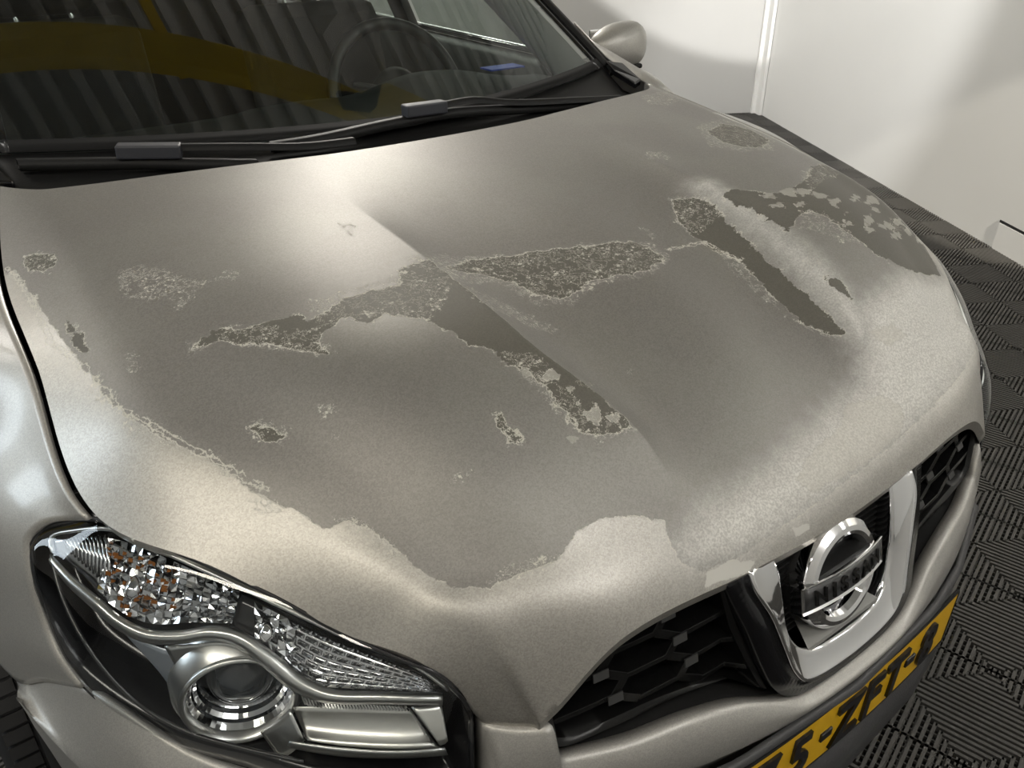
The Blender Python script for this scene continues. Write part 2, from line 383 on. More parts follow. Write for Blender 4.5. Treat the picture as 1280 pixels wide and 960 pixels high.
#HOODMAT_BEGIN
# ---- flaking clear coat: shapes traced on the bonnet, stored as distance attributes
def tr(pts):
    out = []
    for u, v in pts:
        p = onhood(u, v); k = 0
        while p is None and k < 60:
            u += (620-u)*.008; v += (430-v)*.008; k += 1; p = onhood(u, v)
        if p is not None: out.append(p)
    return np.array(out)
WCO = np.array([1, 1, 1.])
def sdist(polys, closed=True, width=0.):
    """distance (positive inside) of every bonnet vertex to the polygons, in metres"""
    V = np.array(vv)[:, [0, 1]].copy(); V[:, 1] += np.array(vv)[:, 2]*.8      # unrolled: nose gets length from height
    best = np.full(len(V), -1.)
    for poly in polys:
        P3 = tr(poly)
        if len(P3) < 2: continue
        P = P3[:, [0, 1]].copy(); P[:, 1] += P3[:, 2]*.8
        A = P; B = np.roll(P, -1, 0)
        if not closed: A = A[:-1]; B = B[:-1]
        d2 = np.full(len(V), 1e9); ins = np.zeros(len(V), bool)
        for a, b in zip(A, B):
            e = b-a; L2 = max(e@e, 1e-12); t = np.clip(((V-a)@e)/L2, 0, 1); q = V-a-t[:, None]*e
            d2 = np.minimum(d2, (q**2).sum(1))
            if closed:
                c = (a[1] > V[:, 1]) != (b[1] > V[:, 1])
                xi = a[0]+(V[:, 1]-a[1])*e[0]/(e[1] if abs(e[1]) > 1e-9 else 1e-9)
                ins ^= c & (V[:, 0] < xi)
        d = np.sqrt(d2); d = np.where(ins, d, -d) if closed else width-d
        best = np.maximum(best, d)
    return best
DARK = [
 [(240,435),(265,412),(300,412),(340,402),(365,395),(385,402),(415,388),(430,374),(470,364),(500,357),(503,338),(530,325),(565,338),(600,360),(640,392),(660,412),(680,432),(700,455),(758,505),(795,532),(768,538),(735,543),(722,533),(700,505),(680,480),(655,462),(632,455),(615,435),(590,430),(565,415),(530,398),(500,393),(480,393),(460,403),(430,398),(408,413),(395,430),(410,443),(380,438),(340,430),(300,430),(270,426)],
 [(560,335),(590,325),(640,320),(690,312),(740,308),(790,302),(810,310),(828,322),(812,335),(790,342),(765,345),(735,350),(725,362),(700,374),(668,366),(640,352),(600,342)],
 [(842,250),(870,247),(890,257),(920,292),(960,327),(1000,362),(1035,397),(1052,416),(1038,418),(1010,406),(985,385),(960,365),(925,325),(895,313),(865,293),(847,273)],
 [(885,165),(905,155),(940,163),(962,176),(952,184),(930,184),(905,178)],
 [(902,242),(920,237),(960,242),(985,240),(1010,222),(1015,208),(1030,206),(1060,210),(1090,228),(1130,262),(1160,300),(1176,345),(1160,343),(1130,335),(1100,320),(1080,305),(1060,290),(1035,272),(1010,262),(995,272),(985,288),(965,278),(940,262),(918,255)],
 [(1035,345),(1050,350),(1065,373),(1052,366),(1039,356)],
 [(622,518),(632,527),(652,550),(640,556),(628,543)],
 [(315,535),(340,533),(352,545),(330,550)],
 [(80,395),(95,430),(108,440),(100,420)],
 [(30,320),(60,318),(70,330),(55,340),(38,338)],
]
FILI = [
 [(148,338),(175,330),(215,340),(262,352),(245,368),(225,385),(205,375),(160,374),(152,360)],
 [(28,318),(50,312),(74,328),(60,343),(38,342)],
 [(232,425),(258,424),(264,438),(236,440)], [(154,440),(168,444),(174,468),(160,466)],
 [(112,488),(140,485),(148,500),(128,508)], [(148,522),(175,518),(180,545),(172,560),(158,545)],
 [(305,530),(330,524),(360,534),(352,556),(325,552)],
 [(808,189),(836,189),(834,198),(812,199)], [(872,158),(900,148),(945,160),(975,172),(968,188),(930,190),(885,182)],
 [(802,120),(840,108),(858,122),(835,132),(810,130)],
 [(385,378),(440,360),(505,340),(560,345),(560,372),(535,400),(490,395),(440,400),(400,412),(300,405),(262,420),(300,432),(375,442),(420,440),(395,405)],
 [(500,322),(560,318),(640,318),(740,303),(815,303),(838,322),(815,345),(740,358),(722,380),(670,382),(620,352),(570,352),(520,335)],
 [(625,440),(668,440),(720,500),(775,518),(800,540),(745,552),(700,520),(660,478)],
 [(835,245),(880,240),(905,268),(870,292),(845,278)], [(895,312),(925,325),(985,395),(1048,422),(1040,428),(980,395),(905,330)],
 [(1000,262),(1030,265),(1060,290),(1085,308),(1045,300),(1000,285)], [(1000,215),(1040,200),(1060,212),(1030,225),(1012,240)],
 [(1000,320),(1025,322),(1030,336),(1005,334)], [(1110,270),(1140,270),(1140,290),(1112,288)],
 [(618,515),(632,520),(658,552),(640,562),(624,545)], [(415,650),(440,645),(470,660),(500,690),(520,705),(490,690),(440,665)],
 [(630,708),(700,690),(708,700),(640,722),(600,732)], [(570,352),(620,372),(700,412),(690,418),(600,378)],
 [(400,508),(420,500),(420,512),(404,520)], [(565,590),(590,588),(588,604),(566,606)], [(780,460),(796,460),(796,470),(782,470)],
 [(310,625),(345,622),(350,640),(322,640)], [(280,337),(302,340),(300,352),(284,348)], [(424,279),(440,280),(440,296),(424,294)], [(798,284),(822,290),(815,298)], [(400,545),(445,535),(440,545),(405,556)], [(190,525),(205,560),(215,565),(200,535)], [(720,470),(740,480),(738,486),(722,478)], [(265,345),(275,345),(275,352),(265,352)],
]
EDGEL = [[(8,335),(20,345),(38,372),(52,398),(62,428),(85,442),(108,462),(128,486),(150,510),(190,530),(230,556),(270,575),(300,595),(335,612)]]
EDGE2 = [[(835,312),(880,302),(925,325)]]
def ell(cx, cy, rx, ry, tilt=0.):
    ph = rng.uniform(0, 6.28); o = []
    for k in range(11):
        a = 2*math.pi*k/11; q = 1+.28*math.sin(3*a+ph)+.16*math.sin(5*a+2*ph)
        x = rx*math.cos(a)*q; y = ry*math.sin(a)*q; o.append((cx+x*math.cos(tilt)-y*math.sin(tilt), cy+x*math.sin(tilt)+y*math.cos(tilt)))
    return o
BLOB = [ell(*e) for e in [(741,517,11,10), (766,521,6,5), (716,549,9,5), (658,468,7,5), (690,470,10,8), (712,486,5,6), (672,452,4,3), (724,505,3,3), (736,545,4,3),
 (1089,251,9,5), (1086,276,5,7), (1070,247,5,3), (1088,287,6,4), (962,245,9,4,.2), (985,240,10,5,.2), (972,256,7,4), (1005,240,7,4), (1024,244,10,4,.3), (1042,252,8,4,.3), (1058,266,4,2),
 (1000,255,5,3), (1120,294,6,3), (1108,282,10,4), (1122,278,7,4), (1136,288,5,5), (1094,262,4,2), (1150,300,4,3), (938,262,4,3), (950,272,3,2), (1060,280,4,3), (1110,330,3,2)]]
HAZE = [[(20,340),(60,400),(100,455),(150,515),(200,545),(260,575),(320,615),(410,662),(435,650),(470,665),(500,692),(530,715),(565,735),(612,735),(655,715),(690,705),(703,692),(722,664),(745,650),(790,643),(830,652),(838,682),(856,708),(880,714),(925,695),(985,655),(1045,612),(1110,560),(1160,515),(1200,470),(1225,430),(1222,395),(1190,345),(1150,285),(1100,240),(1050,205),(980,165),(900,125),(840,105),(800,112),(700,140),(560,173),(400,200),(240,225),(100,242),(10,240)]]
CHIP = [[(880,735),(885,715),(915,700),(945,702),(935,715)], [(990,660),(1010,655),(1012,662),(995,672)]]
CHALK_AND_LIGHT = [[(1225,430),(1222,395),(1190,350),(1130,345),(1075,385),(1085,440),(1080,480),(1010,540),(960,590),(880,640),(850,680),(862,712),(925,695),(985,655),(1045,612),(1110,560),(1160,515),(1200,470)]]
CHALK_AND_LIGHT.append([(870,232),(900,252),(960,302),(1020,367),(1075,432),(1088,405),(1060,372),(1040,342),(990,302),(940,264),(885,227)])  # bright crease band: light on its slope put into the chalk mask
CHALK2 = [[(990,600),(1020,560),(1050,535),(1060,505),(1100,495),(1130,510),(1125,545),(1080,580),(1020,615)], [(1085,415),(1115,405),(1135,420),(1110,432)]]
hz_ = sdist(HAZE); va_ = np.array(vv); hz_ = np.maximum(hz_, np.minimum((va_[:, 1]-.80), (.70-np.abs(va_[:, 0])))*1.0)
d0_ = sdist(DARK[:1]); yk_ = np.array([.086, .15, .28, .45, .66, .895]); xk_ = np.array([.192, .198, .247, .257, .262, .262])
d0_ = np.minimum(d0_, np.where(va_[:, 0] < 0, np.clip((-va_[:, 0]-np.interp(va_[:, 1], yk_, xk_)), -.02, .02)*1.6, -1)+.000)
dk_ = np.maximum(d0_, sdist(DARK[1:]))
attrs = dict(dark=dk_, fili=sdist(FILI), edge=sdist(EDGEL+EDGE2, False, .0), blob=sdist(BLOB), haze=hz_, chip=sdist(CHIP), chalk=sdist(CHALK_AND_LIGHT), chalk2=sdist(CHALK2))
for k, a in attrs.items():
    at = me.attributes.new(k, 'FLOAT', 'POINT'); at.data.foreach_set('value', a.astype(np.float32))
def hood_mat():
    m = bpy.data.materials.new('flaking_clear_coat'); m.use_nodes = True; nt = m.node_tree; b = nt.nodes['Principled BSDF']; Lk = nt.links.new
    tc = nt.nodes.new('ShaderNodeTexCoord')
    def A(name):
        n = nt.nodes.new('ShaderNodeAttribute'); n.attribute_name = name; return n.outputs['Fac']
    def M(op, a, b_=None, c=None, cl=False):
        n = nt.nodes.new('ShaderNodeMath'); n.operation = op; n.use_clamp = cl
        for i, x in enumerate((a, b_, c)):
            if x is None: continue
            if isinstance(x, (int, float)): n.inputs[i].default_value = x
            else: Lk(x, n.inputs[i])
        return n.outputs[0]
    def N(scale, detail=5, rough=.6, off=0, dist=0.):
        mp = nt.nodes.new('ShaderNodeMapping'); mp.inputs['Location'].default_value = (off, off*.7, off*.3); Lk(tc.outputs['Object'], mp.inputs[0])
        n = nt.nodes.new('ShaderNodeTexNoise'); n.inputs['Scale'].default_value = scale; n.inputs['Detail'].default_value = detail; n.inputs['Roughness'].default_value = rough; n.inputs['Distortion'].default_value = dist
        Lk(mp.outputs[0], n.inputs['Vector']); return M('SUBTRACT', n.outputs['Fac'], .5)
    def step(x, lo, hi):
        n = nt.nodes.new('ShaderNodeMapRange'); n.interpolation_type = 'SMOOTHSTEP'; n.clamp = True
        Lk(x, n.inputs['Value']); n.inputs['From Min'].default_value = lo; n.inputs['From Max'].default_value = hi; return n.outputs['Result']
    def mixc(f, a, b_):
        n = nt.nodes.new('ShaderNodeMix'); n.data_type = 'RGBA'; Lk(f, n.inputs['Factor'])
        for k, x in (('A', a), ('B', b_)):
            if isinstance(x, tuple): n.inputs[k].default_value = (*x, 1)
            else: Lk(x, n.inputs[k])
        return n.outputs['Result']
    def mixf(f, a, b_):
        n = nt.nodes.new('ShaderNodeMix'); Lk(f, n.inputs['Factor'])
        for k, x in (('A', a), ('B', b_)):
            if isinstance(x, (int, float)): n.inputs[k].default_value = x
            else: Lk(x, n.inputs[k])
        return n.outputs['Result']
    nb = N(70, 7, .68); nf = N(190, 6, .7, 3); nm = N(45, 6, .7, 7); nl = N(5, 4, .5, 11)
    dD = M('ADD', M('ADD', M('ADD', A('dark'), .0015), M('MULTIPLY', nb, .022)), M('MULTIPLY', nm, .030))
    bl0 = M('ADD', M('ADD', A('blob'), M('MULTIPLY', nb, .03)), M('MULTIPLY', nm, .035))
    dD = M('MINIMUM', dD, M('MULTIPLY', bl0, -1.))
    mdark = step(dD, -.0004, .0006)
    # islands of clear coat left inside the dark areas, close to their rims
    fin = step(A('fili'), -.004, .004)
    isl = M('MULTIPLY', step(M('ADD', nf, M('MULTIPLY', nm, .6)), .125, .137), fin)
    mdark = M('MULTIPLY', mdark, M('SUBTRACT', 1., isl))
    rimw = M('MULTIPLY', M('SUBTRACT', 1., step(M('ABSOLUTE', dD), .0004, .0013)), step(M('ADD', nm, M('MULTIPLY', fin, .3)), -.05, .08))
    # filigree lines
    dF = M('ADD', A('fili'), M('MULTIPLY', nm, .03))
    ln = M('MULTIPLY', M('SUBTRACT', 1., step(M('ABSOLUTE', M('ADD', nb, M('MULTIPLY', nf, .35))), .004, .012)), step(dF, -.001, .002))
    sm = M('MULTIPLY', step(M('ADD', nf, M('MULTIPLY', nm, .7)), .13, .145), step(dF, -.003, .001))
    dE = M('ADD', A('edge'), M('MULTIPLY', nb, .020)); 
    le = M('MAXIMUM', M('MULTIPLY', M('SUBTRACT', 1., step(M('ABSOLUTE', M('ADD', dE, .0022)), .0003, .0012)), step(nm, -.10, -.04)), M('MULTIPLY', step(M('ADD', A('edge'), M('MULTIPLY', nm, .04)), -.0045, -.001), step(M('ADD', nf, M('MULTIPLY', nm, .3)), .06, .075)))
    dB = step(M('ADD', M('ADD', A('blob'), M('MULTIPLY', nb, .012)), M('MULTIPLY', nm, .012)), -.0004, .0004)
    dH = M('ADD', A('haze'), M('MULTIPLY', nb, .016)); mh = step(dH, -.0006, .0008)
    rh = M('MULTIPLY', M('SUBTRACT', 1., step(M('ABSOLUTE', dH), .0003, .0010)), step(M('ADD', nm, M('MULTIPLY', nf, .4)), -.03, .04))
    dC = step(M('ADD', A('chip'), M('MULTIPLY', nb, .014)), -.0004, .0004)
    dK = step(M('ADD', A('chalk'), M('MULTIPLY', nm, .05)), -.042, .042)
    dK2 = step(M('ADD', A('chalk2'), M('MULTIPLY', nb, .03)), -.0006, .0008)
    rk2 = M('SUBTRACT', 1., step(M('ABSOLUTE', M('ADD', A('chalk2'), M('MULTIPLY', nb, .03))), .0003, .0012))
    pale = M('MAXIMUM', M('MAXIMUM', M('MAXIMUM', rimw, ln), M('MAXIMUM', sm, le)), M('MAXIMUM', M('MULTIPLY', dB, .35), M('MULTIPLY', rh, .8)))
    # base colours
    v = nt.nodes.new('ShaderNodeTexVoronoi'); v.inputs['Scale'].default_value = 700; Lk(tc.outputs['Object'], v.inputs['Vector'])
    sp = nt.nodes.new('ShaderNodeSeparateColor'); Lk(v.outputs['Color'], sp.inputs[0]); spk = sp.outputs[0]
    intact = mixc(spk, (.36, .345, .315), (.47, .452, .415))
    hz = mixc(spk, (.210, .200, .186), (.268, .256, .238))
    hz = mixc(step(nl, -.12, .15), hz, mixc(spk, (.232, .224, .205), (.288, .28, .257)))
    # small dark flecks near the windscreen
    fl_ = M('MULTIPLY', step(N(150, 3, .6, 21), .14, .17), step(N(9, 2, .5, 5), -.02, .1))
    hz = mixc(M('MULTIPLY', fl_, .35), hz, (.20, .18, .16))
    c = mixc(mh, intact, hz)
    chalk_light_c = mixc(step(N(380, 3, .6, 31), -.14, .14), (.56, .55, .52), (.80, .79, .75))
    c = mixc(M('MULTIPLY', dK, .85), c, chalk_light_c)
    c = mixc(M('MULTIPLY', dK2, .35), c, (.50, .48, .42))
    c = mixc(M('MULTIPLY', rk2, .3), c, (.34, .33, .30))
    c = mixc(mdark, c, mixc(spk, (.100, .094, .078), (.125, .118, .099)))
    c = mixc(dC, c, (.58, .57, .53))
    c = mixc(M('MULTIPLY', pale, .9), c, (.62, .60, .53))
    Lk(c, b.inputs['Base Color'])
    pr = M('MAXIMUM', M('MAXIMUM', pale, dC), M('MULTIPLY', dK, .8), cl=True)
    ro = mixf(mh, .46, .48); ro = mixf(mdark, ro, .55); ro = mixf(pr, ro, .75); Lk(ro, b.inputs['Roughness'])
    me_ = mixf(mh, .8, .5); me_ = mixf(mdark, me_, .12); me_ = mixf(pr, me_, .05); Lk(me_, b.inputs['Metallic'])
    co = mixf(mh, .35, 0.); Lk(co, b.inputs['Coat Weight']); b.inputs['Coat Roughness'].default_value = .22
    h1 = M('ADD', M('MULTIPLY', M('SUBTRACT', 1., mdark), .35), M('MULTIPLY', pale, .5))
    h2 = M('ADD', h1, M('MULTIPLY', M('MULTIPLY', N(260, 3, .6, 31), dK), 1.4))
    h3 = M('ADD', h2, M('MULTIPLY', M('MULTIPLY', N(42, 5, .6, 51, 1.5), dK2), 3.0))
    h4 = M('ADD', h3, M('MULTIPLY', M('MULTIPLY', N(1100, 1, .5, 41), mh), .12))
    bp = nt.nodes.new('ShaderNodeBump'); bp.inputs['Strength'].default_value = .5; bp.inputs['Distance'].default_value = .0006
    Lk(h4, bp.inputs['Height']); Lk(bp.outputs['Normal'], b.inputs['Normal'])
    return m
M_HOOD = hood_mat()
#HOODMAT_END
hood = link('hood', me, M_HOOD, car); me.set_sharp_from_angle(angle=math.radians(40))
hood['label'] = 'silver bonnet with flaking clear coat'

# ---- fenders (one each side)
def fender_grid():
    gap = [(-.664, 1.07, 1.084), (-.700, .93, 1.066), (-.7075, .80, 1.042), (-.7125, .60, 1.000), (-.7125, .45, .955), (-.711, .395, .916)]
    he = mx(hh[-1][:int(.62*(NT-1))+1])[::-1]; he = he+np.array([-.0065, 0, -.0035]); he[0] = (-.7125, .395, .916)
    A = cr(he[::8], 60)                                        # top, front -> rear
    Bf = [tuple(Z(105, 858, .735)), (-.806, .47, .672), (-.845, .575, .605), (-.872, .66, .665), (-.885, .77, .715), (-.888, .90, .725), (-.886, 1.05, .68), (-.885, 1.2, .52), (-.885, 1.45, .42)]
    B = cr(Bf, 60)
    F = cr([(-.7125, .395, .916), Z(95, 650, .907), Z(60, 656, .895), Z(40, 676, .875), Z(42, 715, .845), Z(60, 780, .79), Z(80, 825, .76), Z(105, 858, .735)], 40)
    Rr = cr([tuple(he[::8][-1]), (-.72, 1.12, 1.05), (-.80, 1.22, .95), (-.87, 1.35, .75), (-.885, 1.45, .42)], 40)
    G = coons(A, B, F, Rr)
    u = np.linspace(0, 1, 60)[:, None]; v = np.linspace(0, 1, 40)[None, :]
    w_ = np.sin(np.pi*v)**1.3*np.clip(u*3, 0, 1)**1.2*(1-u*.6)
    G = G+w_[..., None]*np.array([-.034, 0, -.010])
    return G
FG = fender_grid()
for sgn in (1, -1):
    G = FG if sgn == 1 else mx(FG)
    MB().grid(G).build('fender', M_PAINT, car, smooth=True, solid=.006, off=0)
# ---- headlights
def head_outline():
    T = [Z(40, 680, .873), Z(50, 664, .885), Z(78, 654, .899), Z(125, 650, .916), Z(170, 670, .912), Z(230, 694, .907), Z(285, 718, .896), Z(340, 744, .882), Z(430, 792, .851), Z(500, 824, .833), Z(540, 840, .822), Z(572, 864, .796), Z(590, 892, .757)]
    B = [Z(40, 680, .873), Z(44, 725, .838), Z(60, 778, .79), Z(82, 825, .757), Z(105, 857, .734), Z(150, 895, .717), Z(200, 924, .706), Z(250, 943, .699), Z(300, 957, .692), Z(400, 985, .681), Z(470, 997, .672), Z(540, 1003, .665), Z(590, 1004, .655)]
    return np.array(T), np.array(B)
hT, hB_ = head_outline()
def lens_grid(n=64, m=28):
    T = cr(hT, n); B = cr(hB_, n)
    v = np.linspace(0, 1, m)
    G = T[:, None]*(1-v)[None, :, None]+B[:, None]*v[None, :, None]
    u = np.linspace(0, 1, n)
    amp = np.interp(u, [0, .06, .3, .7, 1], [0, .012, .04, .03, .012])
    out = np.array([(-.75, -.45), (-.62, -.72), (-.45, -.85)]); 
    dx = np.interp(u, [0, .5, 1], out[:, 0]); dy = np.interp(u, [0, .5, 1], out[:, 1])
    bul = np.sin(np.pi*v)**.8
    G = G+(amp[:, None]*bul[None, :])[..., None]*np.stack([dx, dy, np.full_like(dx, .35)], -1)[:, None]
    return G
LG = lens_grid()
lf = [(i*28+j, i*28+j+1, (i+1)*28+j+1, (i+1)*28+j) for i in range(63) for j in range(27)]
LB = BVHTree.FromPolygons([tuple(v) for v in LG.reshape(-1, 3)], lf)
VIEW = None
def L(u, v, depth=0.0):
    """point behind the lens at perpendicular depth (metres) under picture point u,v"""
    C, d = ray(u, v); d = d/np.linalg.norm(d); h = LB.ray_cast(Vector(C), Vector(d))
    if h[0] is None:
        uu, vv_ = u, v
        for k in range(60):
            uu += (300-uu)*.03; vv_ += (850-vv_)*.03; C2, d2 = ray(uu, vv_); h = LB.ray_cast(Vector(C2), Vector(d2).normalized())
            if h[0] is not None: break
        t = np.linalg.norm(np.array(h[0])-C)
        p = C+d*t
    else: p = np.array(h[0])
    return p+d*depth
def smooth_px(pts, n, closed=False):
    P = np.array([(a, b, 0) for a, b in pts], float)
    if closed: P = np.vstack([P, P[:1]])
    return cr(P, n)[:, :2]
def band(pa, pb, da, db, n=60, m=4, bul=0):
    """surface between two picture curves placed behind the lens"""
    A = smooth_px(pa, n); B = smooth_px(pb, n); G = []
    for i in range(n):
        row = []
        for k in range(m):
            t = k/(m-1); q = A[i]*(1-t)+B[i]*t; row.append(L(q[0], q[1], da*(1-t)+db*t-bul*math.sin(math.pi*t)))
        G.append(row)
    return G
def headlight():
    h = empty('headlight', (0, 0, 0)); h.parent = car; h.location = (-.6, .25-.9, .8)
    def sub(mb, name, m, **k): return mb.build(name, m, h, **k)
    # housing bowl
    ci = np.linspace(0, 1, 64)
    back = LG.copy(); cen = LG.mean((0, 1)); inn = np.array([.45, .75, 0]); inn /= np.linalg.norm(inn)
    v = np.linspace(0, 1, 28); ss = np.minimum(1, np.minimum(ci, 1-ci)[:, None]*10)*np.minimum(1, np.minimum(v, 1-v)[None, :]*7)
    bowl = LG+ss[..., None]*inn*.085-0*LG
    sub(MB().grid(bowl), 'housing', M_GLOSS, smooth=True, solid=.003, off=0)
    # seal around the lens
    per = np.concatenate([cr(hT, 70), cr(hB_, 70)[::-1][1:-1]])
    sub(MB().tube(per-np.array([0, -.002, .001]), .0026, 8, closed=True), 'seal', M_RUBBER, smooth=True)
    # upper lamp chamber: bright tray
    up_top = [(58, 690), (60, 672), (90, 664), (140, 664), (180, 684), (240, 710), (300, 738), (380, 778), (450, 808), (520, 838), (553, 866)]
    up_bot = [(62, 696), (84, 712), (108, 738), (135, 762), (165, 785), (200, 790), (250, 784), (300, 790), (350, 822), (400, 858), (548, 866)]
    # (a) clear ribbed end
    tA = [(66, 676), (100, 669), (134, 668)]; bA = [(70, 692), (96, 712), (122, 736)]
    sub(MB().grid(band(tA, bA, .022, .03, 20, 8)), 'end_reflector', M_REFL, smooth=True, solid=.001)
    rb = MB()
    for k in range(11):
        t = (k+.5)/11; a = (78+56*t, 673-3*t); b = (74+50*t+14, 690+46*t)
        rb.tube([L(*a, .018), L((a[0]+b[0])/2+3, (a[1]+b[1])/2, .018), L(*b, .026)], .0016, 6)
    sub(rb, 'reflector_rib', M_REFL, smooth=True)
    # (b) faceted indicator reflector
    def facets(tp, bt, d0, n, m, amp, mb, seed, tilt=.004):
        r = np.random.default_rng(seed); A = smooth_px(tp, n+1); B = smooth_px(bt, n+1)
        for i in range(n):
            for k in range(m):
                q = []
                for (ii, kk) in ((i, k), (i+1, k), (i+1, k+1), (i, k+1)):
                    t = kk/m; p = A[ii]*(1-t)+B[ii]*t; q.append(L(p[0], p[1], d0+r.uniform(-tilt, tilt)))
                c = sum(q)/4
                q = [c+(x-c)*.97 for x in q]
                c2 = c-CF*.0+np.array([r.uniform(-1, 1), r.uniform(-1, 1), r.uniform(-1, 1)])*amp
                mb.add(q+[c2], [(0, 1, 4), (1, 2, 4), (2, 3, 4), (3, 0, 4)])
        return mb
    tI = [(134, 672), (160, 678), (200, 694), (240, 712), (300, 740)]; bI = [(122, 738), (150, 764), (190, 780), (240, 778), (290, 780)]
    back_ = band(tI, bI, .036, .036, 24, 8)
    sub(MB().grid(back_), 'indicator_reflector', mat('dark_reflector', (.35, .34, .33), .2, 1.), smooth=True, solid=.001)
    sub(facets(tI, bI, .022, 17, 9, .004, MB(), 3), 'indicator_facets', M_REFL)
    am = MB(); r = np.random.default_rng(8)
    for k in range(44):
        a = r.uniform(0, 1); b = r.uniform(0, 1)**1.3
        u_ = 132+a*85; v_ = 680+a*26+b*78
        w_ = r.uniform(3, 8)
        am.add([L(u_, v_, .017), L(u_+w_, v_+2, .019), L(u_+w_-1, v_+r.uniform(3, 7), .02), L(u_-1, v_+5, .018)], [(0, 1, 2, 3)])
    sub(am, 'amber_facets', M_AMBER, solid=.0008)
    bulb = L(168, 735, .022)
    sub(MB().lathe(bulb, (.3, .5, .2), [(0.0001, -.012), (.006, -.010), (.009, -.004), (.009, .004), (.005, .012)], 18), 'bulb', M_REFL, smooth=True)
    # (c) dark window and bright bulb
    tD = [(300, 742), (330, 756), (356, 768)]; bD = [(286, 782), (318, 800), (345, 818)]
    sub(MB().grid(band(tD, bD, .03, .03, 10, 5)), 'lamp_recess', mat('recess_dark', (.05, .05, .05), .15, .6), smooth=True, solid=.001)
    b2 = L(334, 790, .02)
    sub(MB().lathe(b2, (.3, .5, .2), [(.0001, -.010), (.006, -.007), (.008, 0), (.005, .008)], 18), 'bulb', M_CHROME, smooth=True)
    sub(facets([(318, 752), (370, 778)], [(318, 798), (366, 826)], .024, 5, 6, .004, MB(), 12, .003), 'side_facets', M_REFL)
    # (d) brick-pattern reflector
    tM = [(358, 772), (420, 800), (480, 824), (530, 846), (552, 864)]; bM = [(350, 826), (385, 856), (440, 862), (500, 864), (548, 866)]
    sub(MB().grid(band(tM, bM, .034, .03, 30, 8)), 'marker_reflector', M_REFL, smooth=True, solid=.001)
    A = smooth_px(tM, 25); B = smooth_px(bM, 25); mbk = MB()
    for k in range(7):
        t0_, t1_ = k/7+.02, (k+1)/7-.02
        for i in range(12):
            a0 = min(24, i*2+(k % 2)); a1 = min(24, a0+2)
            if a1 <= a0: continue
            def q(ii, t): return A[ii]*(1-t)+B[ii]*t
            p = [q(a0, t0_), q(a1, t0_), q(a1, t1_), q(a0, t1_)]
            c = sum(p)/4; p = [c+(x-c)*.84 for x in p]
            lo = [L(x[0], x[1], .028) for x in p]; hi = [L(*(c+(x-c)*.5), .0225 if j < 2 else .026) for j, x in enumerate(p)]
            mbk.add(lo+hi, [(4, 5, 6, 7)]+[(j, (j+1) % 4, 4+(j+1) % 4, 4+j) for j in range(4)])
    sub(mbk, 'marker_facets', M_REFL)
    # chrome divider between the chambers
    dv_a = [(62, 694), (90, 722), (122, 748), (150, 772), (185, 788), (225, 790), (265, 784), (300, 790), (340, 816), (375, 845), (410, 862), (480, 866), (553, 869)]
    dv_b = [(64, 702), (86, 730), (115, 757), (145, 783), (180, 801), (225, 803), (262, 798), (292, 804), (328, 830), (362, 858), (400, 875), (480, 878), (553, 879)]
    sub(MB().grid(band(dv_a, dv_b, .016, .016, 90, 6, .006)), 'divider_trim', M_SATIN, smooth=True, solid=.002)
    sub(MB().tube([L(*p, .010) for p in smooth_px([(66, 690), (64, 672), (96, 663), (140, 662), (200, 688), (280, 724), (360, 762), (440, 800), (520, 833), (560, 862)], 60)], .0022, 6), 'upper_trim', M_SATIN, smooth=True)
    # grey wing panel left of the projector
    wg = [(150, 786), (190, 806), (230, 818)]; wb = [(205, 846), (215, 862), (232, 876)]
    sub(MB().grid(band(wg, wb, .03, .045, 16, 8)), 'wing_panel', mat('blue_grey_trim', (.35, .38, .42), .3, .6), smooth=True, solid=.001)
    # projector
    pc = L(300, 872, .05)
    ax = np.array([-.36, -.93, .04]); ax /= np.linalg.norm(ax)
    e1 = np.cross(ax, [0, 0, 1]); e1 /= np.linalg.norm(e1); e2 = np.cross(ax, e1)
    R0 = .054
    sub(MB().lathe(pc, ax, [(R0*1.03, 0), (R0*1.06, .004), (R0*1.02, .008), (R0*.96, .006), (R0*.93, -.004)], 56), 'projector_ring', M_SATIN, smooth=True)
    sub(MB().lathe(pc, ax, [(R0*1.04, .001), (R0*1.22, -.012), (R0*1.35, -.04)], 56), 'projector_shroud', M_SATIN, smooth=True)
    sub(MB().lathe(pc, ax, [(R0*.93, -.004), (R0*.86, -.010), (R0*.84, -.014), (R0*.78, -.018), (R0*.76, -.024), (R0*.70, -.028), (R0*.68, -.04)], 56), 'projector_steps', M_CHROME, smooth=False)
    lc = pc-ax*.038
    sub(MB().lathe(lc, ax, [(R0*.66, 0), (R0*.62, .012), (R0*.5, .022), (R0*.3, .029), (.0001, .032)], 48), 'projector_lens', mat('dark_lens', (.03, .035, .04), .04, coat=1.), smooth=True)
    # reflector cone above projector
    sub(MB().grid(band([(205, 808), (240, 806), (290, 806), (330, 830), (365, 860)], [(232, 856), (252, 838), (300, 826), (345, 842), (368, 868)], .025, .04, 30, 8)), 'projector_hood', M_SATIN, smooth=True, solid=.001)
    # high beam bowl
    hb1 = [(372, 866), (420, 876), (480, 882), (512, 884)]; hb2 = [(376, 880), (420, 886), (480, 889), (508, 888)]
    ridg = MB()
    for i in range(34):
        t = i/33; a = (378+t*128, 869+14*t**.6); ridg.beam(L(*a, .02), L(a[0]+4, a[1]+11-6*t, .03), .0022, .0016)
    sub(ridg, 'high_beam_ridges', M_REFL)
    sub(MB().grid(band([(366, 884), (420, 884), (500, 886), (512, 886)], [(384, 925), (430, 932), (500, 936), (548, 934)], .045, .03, 24, 8, -.01)), 'high_beam_reflector', mat('matt_reflector', (.75, .74, .70), .33, 1.), smooth=True, solid=.001)
